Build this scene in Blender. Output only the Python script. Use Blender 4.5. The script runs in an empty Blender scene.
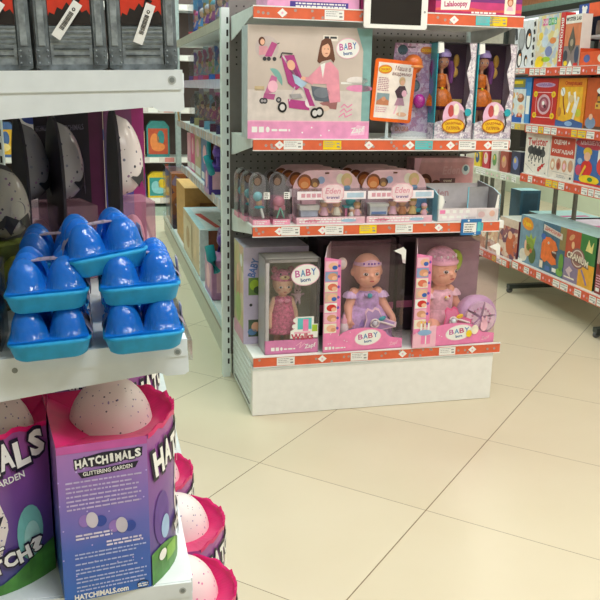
import bpy, bmesh, math, random
from mathutils import Vector, Matrix, Euler
random.seed(7)
SC = bpy.context.scene
COL = SC.collection
PI = math.pi
rad = math.radians

# ------------------------------------------------------------------ camera
F_PX, PITCH, ROLL, CAM_H = 812.866, 0.254889, -0.018575, 1.22931
def cam_axes():
    right = Vector((1, 0, 0)); fwd = Vector((0, math.cos(PITCH), -math.sin(PITCH)))
    down = fwd.cross(right)
    r2 = right * math.cos(ROLL) + down * math.sin(ROLL)
    d2 = -right * math.sin(ROLL) + down * math.cos(ROLL)
    return r2, d2, fwd
cr, cd, cf = cam_axes()
cam = bpy.data.cameras.new('camera'); cam.sensor_width = 36; cam.lens = F_PX / 600 * 36
cam.clip_start = 0.05; cam.clip_end = 60
camo = bpy.data.objects.new('camera', cam); COL.objects.link(camo)
mw = Matrix(((cr.x, -cd.x, -cf.x, 0), (cr.y, -cd.y, -cf.y, 0), (cr.z, -cd.z, -cf.z, CAM_H), (0, 0, 0, 1)))
camo.matrix_world = mw
SC.camera = camo

# ------------------------------------------------------------------ materials
def s2l(c): return c / 12.92 if c <= 0.04045 else ((c + 0.055) / 1.055) ** 2.4
def rgb(c):
    if isinstance(c, str):
        c = c.lstrip('#'); c = [int(c[i:i + 2], 16) / 255 for i in (0, 2, 4)]
    return tuple(s2l(x) for x in c[:3]) + (1,)
MATS = {}
def nodes(name):
    m = bpy.data.materials.new(name); m.use_nodes = True
    nt = m.node_tree; nt.nodes.clear()
    out = nt.nodes.new('ShaderNodeOutputMaterial')
    return m, nt, out
def M(c, rough=.45, metal=0., noise=.05, scale=30., coat=0., key=None):
    """procedural principled material with a slight tone variation"""
    k = (c, rough, metal, noise, scale, coat)
    if k in MATS: return MATS[k]
    m, nt, out = nodes('surface_%03d' % len(MATS))
    b = nt.nodes.new('ShaderNodeBsdfPrincipled')
    b.inputs['Roughness'].default_value = rough; b.inputs['Metallic'].default_value = metal
    b.inputs['Coat Weight'].default_value = coat
    base = rgb(c)
    if noise > 0:
        tc = nt.nodes.new('ShaderNodeTexCoord'); n = nt.nodes.new('ShaderNodeTexNoise')
        n.inputs['Scale'].default_value = scale; n.inputs['Detail'].default_value = 3
        nt.links.new(tc.outputs['Object'], n.inputs['Vector'])
        r = nt.nodes.new('ShaderNodeValToRGB')
        r.color_ramp.elements[0].position = .3; r.color_ramp.elements[1].position = .7
        r.color_ramp.elements[0].color = tuple(max(0, x * (1 - noise * 2)) for x in base[:3]) + (1,)
        r.color_ramp.elements[1].color = tuple(min(1, x * (1 + noise * 2)) for x in base[:3]) + (1,)
        nt.links.new(n.outputs['Fac'], r.inputs['Fac']); nt.links.new(r.outputs['Color'], b.inputs['Base Color'])
    else: b.inputs['Base Color'].default_value = base
    nt.links.new(b.outputs[0], out.inputs[0])
    MATS[k] = m; return m
def Mgrad(stops, axis='Z', rough=.35, noise=.25, scale=6):
    """printed gradient over the object's own box"""
    k = ('grad', tuple(stops), axis, rough)
    if k in MATS: return MATS[k]
    m, nt, out = nodes('printed_gradient_%03d' % len(MATS))
    b = nt.nodes.new('ShaderNodeBsdfPrincipled'); b.inputs['Roughness'].default_value = rough
    tc = nt.nodes.new('ShaderNodeTexCoord'); sp = nt.nodes.new('ShaderNodeSeparateXYZ')
    nt.links.new(tc.outputs['Generated'], sp.inputs[0])
    n = nt.nodes.new('ShaderNodeTexNoise'); n.inputs['Scale'].default_value = scale
    nt.links.new(tc.outputs['Generated'], n.inputs['Vector'])
    ma = nt.nodes.new('ShaderNodeMath'); ma.operation = 'MULTIPLY_ADD'
    ma.inputs[1].default_value = noise; nt.links.new(n.outputs['Fac'], ma.inputs[0])
    nt.links.new(sp.outputs['XYZ'.index(axis)], ma.inputs[2])
    ms = nt.nodes.new('ShaderNodeMath'); ms.operation = 'SUBTRACT'; ms.inputs[1].default_value = noise / 2
    nt.links.new(ma.outputs[0], ms.inputs[0])
    r = nt.nodes.new('ShaderNodeValToRGB')
    while len(r.color_ramp.elements) < len(stops): r.color_ramp.elements.new(.5)
    for e, (p, c) in zip(r.color_ramp.elements, stops): e.position = p; e.color = rgb(c)
    nt.links.new(ms.outputs[0], r.inputs[0]); nt.links.new(r.outputs[0], b.inputs['Base Color'])
    nt.links.new(b.outputs[0], out.inputs[0]); MATS[k] = m; return m
def Mspeck(base, dots, scale=60, size=.22, rough=.4):
    k = ('speck', base, tuple(dots), scale, size)
    if k in MATS: return MATS[k]
    m, nt, out = nodes('speckled_%03d' % len(MATS))
    b = nt.nodes.new('ShaderNodeBsdfPrincipled'); b.inputs['Roughness'].default_value = rough
    tc = nt.nodes.new('ShaderNodeTexCoord'); v = nt.nodes.new('ShaderNodeTexVoronoi')
    v.inputs['Scale'].default_value = scale
    nt.links.new(tc.outputs['Object'], v.inputs['Vector'])
    lt = nt.nodes.new('ShaderNodeMath'); lt.operation = 'LESS_THAN'; lt.inputs[1].default_value = size
    nt.links.new(v.outputs['Distance'], lt.inputs[0])
    r = nt.nodes.new('ShaderNodeValToRGB'); r.color_ramp.interpolation = 'CONSTANT'
    while len(r.color_ramp.elements) < len(dots): r.color_ramp.elements.new(.5)
    for i, (e, c) in enumerate(zip(r.color_ramp.elements, dots)): e.position = i / len(dots); e.color = rgb(c)
    sp = nt.nodes.new('ShaderNodeSeparateColor'); nt.links.new(v.outputs['Color'], sp.inputs[0])
    nt.links.new(sp.outputs[0], r.inputs[0])
    mx = nt.nodes.new('ShaderNodeMix'); mx.data_type = 'RGBA'
    nt.links.new(lt.outputs[0], mx.inputs[0]); mx.inputs[6].default_value = rgb(base)
    nt.links.new(r.outputs[0], mx.inputs[7]); nt.links.new(mx.outputs[2], b.inputs['Base Color'])
    nt.links.new(b.outputs[0], out.inputs[0]); MATS[k] = m; return m
def Mmulti(cols, scale=30, rough=.35):
    """busy printed pattern: voronoi cells in the given colours"""
    k = ('multi', tuple(cols), scale)
    if k in MATS: return MATS[k]
    m, nt, out = nodes('busy_print_%03d' % len(MATS))
    b = nt.nodes.new('ShaderNodeBsdfPrincipled'); b.inputs['Roughness'].default_value = rough
    tc = nt.nodes.new('ShaderNodeTexCoord')
    n = nt.nodes.new('ShaderNodeTexNoise'); n.inputs['Scale'].default_value = scale * .8
    nt.links.new(tc.outputs['Object'], n.inputs['Vector'])
    va = nt.nodes.new('ShaderNodeVectorMath'); va.operation = 'MULTIPLY_ADD'
    va.inputs[1].default_value = (.05, .05, .05)
    nt.links.new(n.outputs['Color'], va.inputs[0]); nt.links.new(tc.outputs['Object'], va.inputs[2])
    v = nt.nodes.new('ShaderNodeTexVoronoi'); v.inputs['Scale'].default_value = scale
    nt.links.new(va.outputs[0], v.inputs['Vector'])
    sp = nt.nodes.new('ShaderNodeSeparateColor'); nt.links.new(v.outputs['Color'], sp.inputs[0])
    r = nt.nodes.new('ShaderNodeValToRGB'); r.color_ramp.interpolation = 'CONSTANT'
    while len(r.color_ramp.elements) < len(cols): r.color_ramp.elements.new(.5)
    for i, (e, c) in enumerate(zip(r.color_ramp.elements, cols)): e.position = i / len(cols); e.color = rgb(c)
    nt.links.new(sp.outputs[0], r.inputs[0]); nt.links.new(r.outputs[0], b.inputs['Base Color'])
    nt.links.new(b.outputs[0], out.inputs[0]); MATS[k] = m; return m
def Mclear(tint='#f4f6f8', dens=.10, rough=.06, body=None):
    """thin clear plastic: see-through with a fresnel gloss"""
    k = ('clear', tint, dens, rough, body)
    if k in MATS: return MATS[k]
    m, nt, out = nodes('clear_plastic_%03d' % len(MATS))
    t = nt.nodes.new('ShaderNodeBsdfTransparent'); t.inputs[0].default_value = rgb(tint)
    g = nt.nodes.new('ShaderNodeBsdfPrincipled'); g.inputs['Roughness'].default_value = rough
    g.inputs['Base Color'].default_value = rgb(body or '#e8eaee')
    if not body: g = nt.nodes.new('ShaderNodeBsdfGlossy'); g.inputs['Roughness'].default_value = rough
    fr = nt.nodes.new('ShaderNodeLayerWeight')
    pw = nt.nodes.new('ShaderNodeMath'); pw.operation = 'POWER'; pw.inputs[1].default_value = 4; nt.links.new(fr.outputs['Facing'], pw.inputs[0])
    ad = nt.nodes.new('ShaderNodeMath'); ad.operation = 'MULTIPLY_ADD'; ad.use_clamp = True; ad.inputs[1].default_value = .6; ad.inputs[2].default_value = dens
    nt.links.new(pw.outputs[0], ad.inputs[0])
    mx = nt.nodes.new('ShaderNodeMixShader')
    nt.links.new(ad.outputs[0], mx.inputs[0]); nt.links.new(t.outputs[0], mx.inputs[1]); nt.links.new(g.outputs[0], mx.inputs[2])
    nt.links.new(mx.outputs[0], out.inputs[0]); MATS[k] = m; return m
def Memit(c, s):
    k = ('emit', c, s)
    if k in MATS: return MATS[k]
    m, nt, out = nodes('lit_%03d' % len(MATS))
    e = nt.nodes.new('ShaderNodeEmission'); e.inputs[0].default_value = rgb(c); e.inputs[1].default_value = s
    nt.links.new(e.outputs[0], out.inputs[0]); MATS[k] = m; return m

# ------------------------------------------------------------------ mesh builder
class MB:
    def __init__(s): s.v = []; s.f = []; s.mi = []; s.sm = []; s.mats = []
    def idx(s, m):
        if m not in s.mats: s.mats.append(m)
        return s.mats.index(m)
    def add(s, vs, fs, m, smooth=False):
        o = len(s.v); s.v += [tuple(v) for v in vs]; i = s.idx(m)
        for f in fs: s.f.append([o + k for k in f]); s.mi.append(i); s.sm.append(smooth)
        return s
    def box(s, x0, x1, y0, y1, z0, z1, m, fr=None, mats=None):
        vs = [(x, y, z) for x in (x0, x1) for y in (y0, y1) for z in (z0, z1)]
        if fr: vs = [fr @ Vector(v) for v in vs]
        fs = [(0, 1, 3, 2), (4, 6, 7, 5), (0, 4, 5, 1), (2, 3, 7, 6), (0, 2, 6, 4), (1, 5, 7, 3)]  # left right front back bottom top
        if mats:
            for f, mm in zip(fs, mats): s.add([vs[k] for k in f], [(0, 1, 2, 3)], mm or m)
        else: s.add(vs, fs, m)
        return s
    def prism(s, pts, ax, a0, a1, m, smooth=False):
        """extrude a 2-D outline along an axis (x: pts are y,z / y: x,z / z: x,y)"""
        def P(p, a): return {'x': (a, p[0], p[1]), 'y': (p[0], a, p[1]), 'z': (p[0], p[1], a)}[ax]
        n = len(pts)
        s.add([P(p, a0) for p in pts] + [P(p, a1) for p in pts],
              [list(range(n))[::-1], list(range(n, 2 * n))], m)
        s.add([P(p, a0) for p in pts] + [P(p, a1) for p in pts],
              [(i, (i + 1) % n, n + (i + 1) % n, n + i) for i in range(n)], m, smooth)
        return s
    def grid(s, rows, m, smooth=True, closed=False):
        h = len(rows); w = len(rows[0]); fs = []
        for j in range(h - 1):
            for i in range(w if closed else w - 1):
                i2 = (i + 1) % w; fs.append((j * w + i, j * w + i2, (j + 1) * w + i2, (j + 1) * w + i))
        return s.add([p for r in rows for p in r], fs, m, smooth)
    def lathe(s, c, prof, m, seg=20, sx=1, sy=1, ruf=0, nr=8, a0=0, a1=2 * PI, smooth=True):
        rows = []
        full = abs(a1 - a0 - 2 * PI) < 1e-6
        for k, (r, z) in enumerate(prof):
            row = []
            for i in range(seg if full else seg + 1):
                a = a0 + (a1 - a0) * i / seg
                rr = r * (1 + ruf * math.sin(nr * a) * (k / max(1, len(prof) - 1)))
                row.append((c[0] + rr * math.cos(a) * sx, c[1] + rr * math.sin(a) * sy, c[2] + z))
            rows.append(row)
        return s.grid(rows, m, smooth, full)
    def ell(s, c, r, m, seg=14, rings=9, rot=None, a0=0, a1=PI):
        rows = []
        R = Euler(rot).to_matrix() if rot else None
        for j in range(rings + 1):
            t = a0 + (a1 - a0) * j / rings; row = []
            for i in range(seg):
                a = 2 * PI * i / seg
                p = Vector((r[0] * math.sin(t) * math.cos(a), r[1] * math.sin(t) * math.sin(a), r[2] * math.cos(t)))
                if R: p = R @ p
                row.append((c[0] + p.x, c[1] + p.y, c[2] + p.z))
            rows.append(row)
        return s.grid(rows, m, True, True)
    def tube(s, pts, r, m, seg=8, cap=True):
        """tube along points; r one radius or a list"""
        pts = [Vector(p) for p in pts]; n = len(pts)
        rs = r if isinstance(r, (list, tuple)) else [r] * n
        rows = []
        up = Vector((0, 0, 1))
        for i, p in enumerate(pts):
            d = (pts[min(i + 1, n - 1)] - pts[max(i - 1, 0)]).normalized()
            u = d.cross(up if abs(d.z) < .95 else Vector((1, 0, 0))).normalized(); w = d.cross(u)
            rows.append([tuple(p + (u * math.cos(2 * PI * k / seg) + w * math.sin(2 * PI * k / seg)) * rs[i]) for k in range(seg)])
        s.grid(rows, m, True, True)
        if cap:
            s.add(rows[0], [list(range(seg))], m); s.add(rows[-1], [list(range(seg))[::-1]], m)
        return s
    def build(s, name, parent=None, bevel=0, **props):
        me = bpy.data.meshes.new(name); me.from_pydata(s.v, [], s.f); 
        for m in s.mats: me.materials.append(m)
        for p, i, sm in zip(me.polygons, s.mi, s.sm): p.material_index = i; p.use_smooth = sm
        me.update()
        o = bpy.data.objects.new(name, me); COL.objects.link(o)
        if parent: o.parent = parent
        if bevel:
            b = o.modifiers.new('bevel', 'BEVEL'); b.width = bevel; b.segments = 2; b.limit_method = 'ANGLE'; b.angle_limit = rad(40)
            w = o.modifiers.new('weld', 'WELD'); w.merge_threshold = .00001
            o.modifiers.move(1, 0)
        for k, v in props.items(): o[k] = v
        return o

_txt = {}
def text_poly(st, bold=0., shear=0.):
    k = (st, bold, shear)
    if k in _txt: return _txt[k]
    cu = bpy.data.curves.new('t', 'FONT'); cu.body = st; cu.size = 1; cu.offset = bold; cu.shear = shear
    cu.resolution_u = 2; cu.fill_mode = 'FRONT'
    ob = bpy.data.objects.new('t', cu); me = ob.to_mesh()
    vs = [(v.co.x, v.co.y) for v in me.vertices]; fs = [list(p.vertices) for p in me.polygons]
    ob.to_mesh_clear(); bpy.data.objects.remove(ob); bpy.data.curves.remove(cu)
    if not vs: vs = [(0, 0), (1, 0), (1, 1)]; fs = []
    x0 = min(v[0] for v in vs); x1 = max(v[0] for v in vs); y0 = min(v[1] for v in vs); y1 = max(v[1] for v in vs)
    w = max(1e-6, x1 - x0); h = max(1e-6, y1 - y0)
    _txt[k] = ([((v[0] - x0) / w, (v[1] - y0) / h) for v in vs], fs, w / h)
    return _txt[k]
class Art:
    """print laid on a face: (s,t) in metres on the face, thin layers above it"""
    def __init__(s, mb, o=(0, 0, 0), ux=(1, 0, 0), uy=(0, 0, 1), fn=None, e=.0004):
        s.mb = mb; s.o = Vector(o); s.ux = Vector(ux); s.uy = Vector(uy); s.n = s.ux.cross(s.uy); s.fn = fn; s.e = e
    def P(s, x, y, l):
        if s.fn: return s.fn(x, y, l * s.e)
        return tuple(s.o + s.ux * x + s.uy * y + s.n * (l * s.e))
    def poly(s, pts, m, l=1): s.mb.add([s.P(x, y, l) for x, y in pts], [list(range(len(pts)))], m); return s
    def rect(s, x0, y0, x1, y1, m, l=1, rot=0):
        cx, cy = (x0 + x1) / 2, (y0 + y1) / 2; c, q = math.cos(rot), math.sin(rot)
        pts = [(x0, y0), (x1, y0), (x1, y1), (x0, y1)]
        if s.fn:
            n = max(1, int(abs(x1 - x0) / .012))
            for i in range(n):
                a, b = x0 + (x1 - x0) * i / n, x0 + (x1 - x0) * (i + 1) / n
                s.poly([(a, y0), (b, y0), (b, y1), (a, y1)], m, l)
            return s
        return s.poly([(cx + (x - cx) * c - (y - cy) * q, cy + (x - cx) * q + (y - cy) * c) for x, y in pts], m, l)
    def ell(s, cx, cy, rx, ry, m, l=1, rot=0, n=20, a0=0, a1=2 * PI):
        c, q = math.cos(rot), math.sin(rot); pts = []
        for i in range(n):
            a = a0 + (a1 - a0) * i / (n if a1 - a0 > 6.28 else n - 1); x, y = rx * math.cos(a), ry * math.sin(a)
            pts.append((cx + x * c - y * q, cy + x * q + y * c))
        return s.poly(pts, m, l)
    def line(s, pts, w, m, l=1):
        for (x0, y0), (x1, y1) in zip(pts, pts[1:]):
            d = math.hypot(x1 - x0, y1 - y0) or 1; nx, ny = -(y1 - y0) / d * w / 2, (x1 - x0) / d * w / 2
            s.poly([(x0 - nx, y0 - ny), (x1 - nx, y1 - ny), (x1 + nx, y1 + ny), (x0 + nx, y0 + ny)], m, l)
        return s
    def text(s, st, cx, cy, h, m, l=2, rot=0, w=None, bold=.02, shear=0., arc=0):
        vs, fs, asp = text_poly(st, bold, shear); w = w or h * asp
        c, q = math.cos(rot), math.sin(rot); pts = []
        for x, y in vs:
            X, Y = (x - .5) * w, (y - .5) * h + arc * (1 - (2 * x - 1) ** 2)
            pts.append(s.P(cx + X * c - Y * q, cy + X * q + Y * c, l))
        s.mb.add(pts, fs, m); return s
    def lines(s, x0, y1, x1, n, dy, h, m, l=1, jit=.3, rot=0):
        rnd = random.Random(int(x0 * 1e5 + y1 * 1e4) + n)
        for i in range(n):
            x = x0
            e = x1 - (x1 - x0) * jit * rnd.random()
            while x < e:
                wd = h * (1.2 + 3 * rnd.random()); xe = min(e, x + wd)
                s.rect(x, y1 - i * dy - h, xe, y1 - i * dy, m, l); x += wd + h * .6
        return s
# a front face frame (thing-local: x right, z up, facing -y)
def front(mb, x=0, y=0, z=0): return Art(mb, (x, y, z), (1, 0, 0), (0, 0, 1))

# ------------------------------------------------------------------ things
class Fr:
    def __init__(s, o, az):
        s.o = Vector((o[0], o[1], 0)); s.az = rad(az)
        s.u = Vector((math.cos(s.az), math.sin(s.az), 0)); s.v = Vector((-math.sin(s.az), math.cos(s.az), 0))
    def W(s, a, b, z): return s.o + s.u * a + s.v * b + Vector((0, 0, z))
G = Fr((-.1772, 2.9264), 14)      # centre display
L = Fr((-.161, 1.113), 14)        # shelving at the left
R = Fr((1.532, 4.0472), 13)       # games rack at the right
FU = Fr((-1.35, 7.9), 14)         # far end of the aisle
def thing(name, label, cat, fr=None, p=(0, 0, 0), turn=0, group=None, tilt=0):
    o = bpy.data.objects.new(name, None); COL.objects.link(o); o.empty_display_size = .05
    if fr: o.location = fr.W(*p); o.rotation_euler = (0, -tilt, fr.az + rad(turn))
    o['label'] = label; o['category'] = cat
    if group: o['group'] = group
    return o
def struct(mb, name):
    o = mb.build(name); o['kind'] = 'structure'; return o
def dup(root, fr, p, turn=0, label=None, group=None, tilt=0):
    r = root.copy(); COL.objects.link(r)
    r.location = fr.W(*p); r.rotation_euler = (0, -tilt, fr.az + rad(turn))
    if label: r['label'] = label
    if group: r['group'] = group
    for ch in list(root.children):
        c = ch.copy(); COL.objects.link(c); c.parent = r
        for g in list(ch.children):
            d = g.copy(); COL.objects.link(d); d.parent = c
    return r
def blob(name, shapes, m, parent=None, vox=.004, smooth=4):
    """one continuous body grown from overlapping ellipsoids and tapered limbs"""
    mb = MB()
    for sh in shapes:
        if sh[0] == 'e': mb.ell(sh[1], sh[2], m, 16, 12, sh[3] if len(sh) > 3 else None)
        else:
            n = 8; p0, p1 = Vector(sh[1]), Vector(sh[2])
            mb.tube([p0.lerp(p1, i / n) for i in range(n + 1)], [sh[3] + (sh[4] - sh[3]) * i / n for i in range(n + 1)], m, 12)
            mb.ell(sh[1], (sh[3],) * 3, m, 12, 8); mb.ell(sh[2], (sh[4],) * 3, m, 12, 8)
    o = mb.build('tmp')
    w = o.modifiers.new('w', 'WELD'); w.merge_threshold = .00005
    r = o.modifiers.new('r', 'REMESH'); r.mode = 'VOXEL'; r.voxel_size = vox; r.use_smooth_shade = True
    q = o.modifiers.new('s', 'SMOOTH'); q.iterations = smooth; q.factor = .5
    dg = bpy.context.evaluated_depsgraph_get()
    me = bpy.data.meshes.new_from_object(o.evaluated_get(dg))
    bpy.data.objects.remove(o)
    me.name = name; me.materials.clear(); me.materials.append(m)
    for p in me.polygons: p.use_smooth = True; p.material_index = 0
    b = bpy.data.objects.new(name, me); COL.objects.link(b)
    if parent: b.parent = parent
    return b

# shared materials
WHITE = M('#f2f2ee', .4, noise=.015); WHITEP = M('#f5f4f2', .5, noise=.01)
SHELFW = M('#e4e9e8', .38, noise=.02); BLACK = M('#141315', .4); DARK = M('#2b2629', .5)
ORANGE = M('#de6640', .45, noise=.04); YELLOW = M('#f2d019', .5, noise=.03); CYAN = M('#5fc3c6', .5)
INK = M('#3a3a3e', .6, noise=0); LGREY = M('#a7a3a6', .5); GREYM = M('#7b7c7e', .35, .6)
PINK = M('#ee86b8', .35, noise=.04); LPINK = M('#f3bcd0', .4, noise=.03); HOT = M('#d6156f', .35, noise=.05)
TEAL = M('#2fa6b4', .35); SKIN = M('#efba9c', .42, noise=.03); SKIN2 = M('#d99a78', .5, noise=.03)
LILAC = M('#b79fd6', .45); VIOLET = M('#7a4fb0', .4); BLUE = M('#2f62b8', .4); RED = M('#cf2f2b', .4)
GREEN = M('#3f8a3d', .45); LIME = M('#a7c93a', .45); BROWN = M('#7a4a30', .6, noise=.1); TAN = M('#c99b62', .6, noise=.08)
CREAM = M('#efe5d2', .5); GREY = M('#8f8f92', .5); STEEL = M('#9fb0ae', .4, .2)
CLEAR = Mclear('#f4f6f8', .05); CLEARP = Mclear('#f8eef3', .06); HAZE = Mclear('#eceef0', .09, .12)
SOFT = Mclear('#f4f6f8', .04, .05)

# ================================================================== SETTING
def floor_mat():
    m, nt, out = nodes('cream_floor_tile'); N = nt.nodes.new; K = nt.links.new
    b = N('ShaderNodeBsdfPrincipled'); tc = N('ShaderNodeTexCoord')
    def dot(vec, off):
        d = N('ShaderNodeVectorMath'); d.operation = 'DOT_PRODUCT'; d.inputs[1].default_value = vec
        K(tc.outputs['Object'], d.inputs[0]); a = N('ShaderNodeMath'); a.inputs[1].default_value = off; K(d.outputs['Value'], a.inputs[0])
        return a.outputs[0]
    yaw, S = -.525144, .6; c, s = math.cos(yaw) / S, math.sin(yaw) / S
    I = dot((c, s, 0), 3.29033 + 20); J = dot((-s, c, 0), -2.53253 + 20)
    def groove(x, w):
        f = N('ShaderNodeMath'); f.operation = 'FRACT'; K(x, f.inputs[0])
        a = N('ShaderNodeMath'); a.operation = 'SUBTRACT'; a.inputs[1].default_value = .5; K(f.outputs[0], a.inputs[0])
        q = N('ShaderNodeMath'); q.operation = 'ABSOLUTE'; K(a.outputs[0], q.inputs[0])
        g = N('ShaderNodeMath'); g.operation = 'GREATER_THAN'; g.inputs[1].default_value = .5 - w; K(q.outputs[0], g.inputs[0]); return g.outputs[0]
    mx = N('ShaderNodeMath'); mx.operation = 'MAXIMUM'; K(groove(I, .0026), mx.inputs[0]); K(groove(J, .0018), mx.inputs[1])
    # per-tile tone + soft mottling
    fl = []
    for x in (I, J):
        f = N('ShaderNodeMath'); f.operation = 'FLOOR'; K(x, f.inputs[0]); fl.append(f.outputs[0])
    cb = N('ShaderNodeCombineXYZ'); K(fl[0], cb.inputs[0]); K(fl[1], cb.inputs[1])
    wn = N('ShaderNodeTexWhiteNoise'); K(cb.outputs[0], wn.inputs['Vector'])
    n = N('ShaderNodeTexNoise'); n.inputs['Scale'].default_value = 2.2; n.inputs['Detail'].default_value = 5; K(tc.outputs['Object'], n.inputs['Vector'])
    ad = N('ShaderNodeMath'); ad.operation = 'MULTIPLY_ADD'; ad.inputs[1].default_value = .35; K(wn.outputs['Value'], ad.inputs[0]); K(n.outputs['Fac'], ad.inputs[2])
    r = N('ShaderNodeValToRGB'); r.color_ramp.elements[0].position = .3; r.color_ramp.elements[1].position = 1.0
    r.color_ramp.elements[0].color = rgb('#d3c7ad'); r.color_ramp.elements[1].color = rgb('#dbd0b8'); K(ad.outputs[0], r.inputs[0])
    mix = N('ShaderNodeMix'); mix.data_type = 'RGBA'; K(mx.outputs[0], mix.inputs[0]); K(r.outputs[0], mix.inputs[6]); mix.inputs[7].default_value = rgb('#7d6a4e')
    K(mix.outputs[2], b.inputs['Base Color']); b.inputs['Roughness'].default_value = .3; b.inputs['Specular IOR Level'].default_value = .4
    K(b.outputs[0], out.inputs[0]); return m
X0, X1, Y0, Y1, CZ = -4.5, 3.2, -2.5, 10.6, 3.1
m = MB(); m.box(-5.2, 4.6, Y0, Y1, -.05, 0, floor_mat()); struct(m, 'floor')
m = MB(); m.box(-5.2, 4.6, Y0, Y1, CZ, CZ + .05, M('#e9e9e4', .8)); struct(m, 'ceiling')
PALE = M('#cfdcc6', .6, noise=.03, scale=2)
m = MB(); m.box(-5.2, 4.6, Y1 - .05, Y1, 0, CZ, M('#d8d6cc', .7)); struct(m, 'wall_back')
m = MB(); m.box(-5.25, -5.2, Y0, Y1, 0, CZ, M('#d9d6cf', .7)); struct(m, 'wall_left')
m = MB(); m.box(-5.2, 4.6, Y0 - .05, Y0, 0, CZ, M('#d9d6cf', .7)); struct(m, 'wall_front')
# right-hand wall runs along the rack's line
def along_R(mb, a0, a1, b0, b1, z0, z1, mt):
    pts = [R.W(a0, b0, 0), R.W(a1, b0, 0), R.W(a1, b1, 0), R.W(a0, b1, 0)]
    mb.prism([(p.x, p.y) for p in pts], 'z', z0, z1, mt)
WB0, WB1 = -6.6, 6.2
m = MB(); along_R(m, 2.5, 2.56, WB0, WB1, 0, CZ, PALE); struct(m, 'wall_right')
m = MB(); along_R(m, 2.44, 2.5, WB0, WB1, 1.985, 2.07, Memit('#f6fbff', 1.5)); struct(m, 'window_1')
m = MB(); along_R(m, 2.4, 2.5, WB0, WB1, 2.09, 2.15, M('#2b3533', .4)); struct(m, 'trim_1')
m = MB(); along_R(m, 2.42, 2.5, WB0, WB1, 2.15, 2.22, M('#8fb6ad', .2)); struct(m, 'trim_2')
m = MB(); along_R(m, 2.42, 2.5, WB0, WB1, 2.22, 2.5, M('#c98a68', .5)); struct(m, 'trim_3')

# ceiling luminaires (rows of fluorescent panels)
def luminaire(x, y, col, watts, label, sx=1.2, sy=.3):
    t = thing('ceiling_light', label, 'light', group='ceiling light panels'); t.location = (x, y, CZ - .06)
    m = MB(); m.box(-sx / 2 - .03, sx / 2 + .03, -sy / 2 - .03, sy / 2 + .03, .0, .06, WHITEP); m.build('housing', t)
    m = MB(); m.box(-sx / 2, sx / 2, -sy / 2, sy / 2, -.006, 0, Memit(col, 3)); m.build('diffuser', t)
    l = bpy.data.lights.new('lamp', 'AREA'); l.shape = 'RECTANGLE'; l.size = sx; l.size_y = sy; l.energy = watts
    l.color = rgb(col)[:3]
    lo = bpy.data.objects.new('lamp', l); COL.objects.link(lo); lo.parent = t; lo.location = (0, 0, -.02)
LW = 29
for i, (x, y, c, w) in enumerate([
    (.7, .2, '#f6fbff', 1.35), (2.3, .2, '#fffaf2', 1.1),
    (.55, 2.0, '#fffdf8', .85), (2.2, 1.9, '#fff8ec', 1.1),
    (-1.05, 3.5, '#d4f7ea', 1.0), (-1.3, 5.6, '#dcf8ee', 1.1), (2.9, 4.9, '#fffaf0', 1.5), (.9, 4.8, '#fffaf2', .7),
    (-2.0, 7.4, '#f0fbf8', 1.1), (-.3, 7.4, '#f0fbf8', 1.1), (2.2, 7.2, '#fff8ec', 1.2)]):
    luminaire(x, y, c, LW * w, 'white ceiling light panel above the shop aisles')
w = bpy.data.worlds.new('shop_ambient'); SC.world = w; w.use_nodes = True
w.node_tree.nodes['Background'].inputs[0].default_value = (.9, .95, 1, 1); w.node_tree.nodes['Background'].inputs[1].default_value = .08

# ================================================================== CENTRE DISPLAY
def price_tag(parent, x, z, w, h, col, y=-.006, lab=None, lines=3):
    m = MB(); m.box(x, x + w, y - .001, y, z, z + h, col)
    f = front(m, x, y - .001, z)
    f.lines(w * .07, h * .86, w * .7, lines, h * .22, h * .07, LGREY)
    f.rect(w * .76, h * .22, w * .92, h * .4, GREY); f.rect(w * .74, h * .6, w * .9, h * .75, LGREY)
    o = m.build('price_tag', parent)
    if lab: o['label'] = lab
    return o
HEX = M('#b09a94', .4, noise=0)
def orange_rail(parent, z0, z1, w, marks, x0=0., seed=1, base=ORANGE, y=-.006):
    m = MB(); h = z1 - z0
    m.box(x0, x0 + w, y, .0, z0, z1, base)
    m.box(x0 - .002, x0 + w + .002, y - .004, .0, z0 - .003, z0, SHELFW); m.box(x0 - .002, x0 + w + .002, y - .002, 0, z1, z1 + .004, WHITE)
    f = front(m, x0, y, z0); rn = random.Random(seed)
    for i in range(int(w * 26)):
        cx, cy, r = rn.random() * w * .97 + .01, h * (.12 + .75 * rn.random()), .0055
        f.ell(cx, cy, r, r, HEX, 1, n=6)
    for (x, kind) in marks:
        if kind == 'd':
            f.poly([(x - .018, h / 2), (x, h * .08), (x + .018, h / 2), (x, h * .92)], WHITE, 2)
            f.poly([(x - .005, h / 2), (x, h * .36), (x + .005, h / 2), (x, h * .64)], LPINK, 3)
    r = m.build('price_rail', parent)
    for (x, kind) in marks:
        if kind != 'd':
            ww = .07 if kind in 'wc' else .068
            price_tag(r, x0 + x, z0 + h * .06, ww, h * .88, {'w': WHITE, 'y': YELLOW, 'c': CYAN}[kind], y - .001,
                      {'w': None, 'y': 'yellow price tag', 'c': 'turquoise price tag'}[kind])
    return r
gond = thing('display_gondola', 'white end-of-aisle shop gondola with orange price rails and four shelves of dolls', 'shelf', G)
m = MB(); m.box(.0, 1.0, -.004, .022, .001, .195, WHITE); m.box(.0, 1.0, -.006, .006, .185, .195, SHELFW); m.build('kick_panel', gond, .002)
m = MB()
q = MB(); q.prism([(.022, .008), (.45, .008), (.45, .27), (.42, .27), (.022, .2)], 'x', .984, 1.0, SHELFW); q.build('base_side', gond)
m.prism([(.022, .008), (.45, .008), (.45, .27), (.42, .27), (.022, .2)], 'x', 0, .016, SHELFW)
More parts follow.
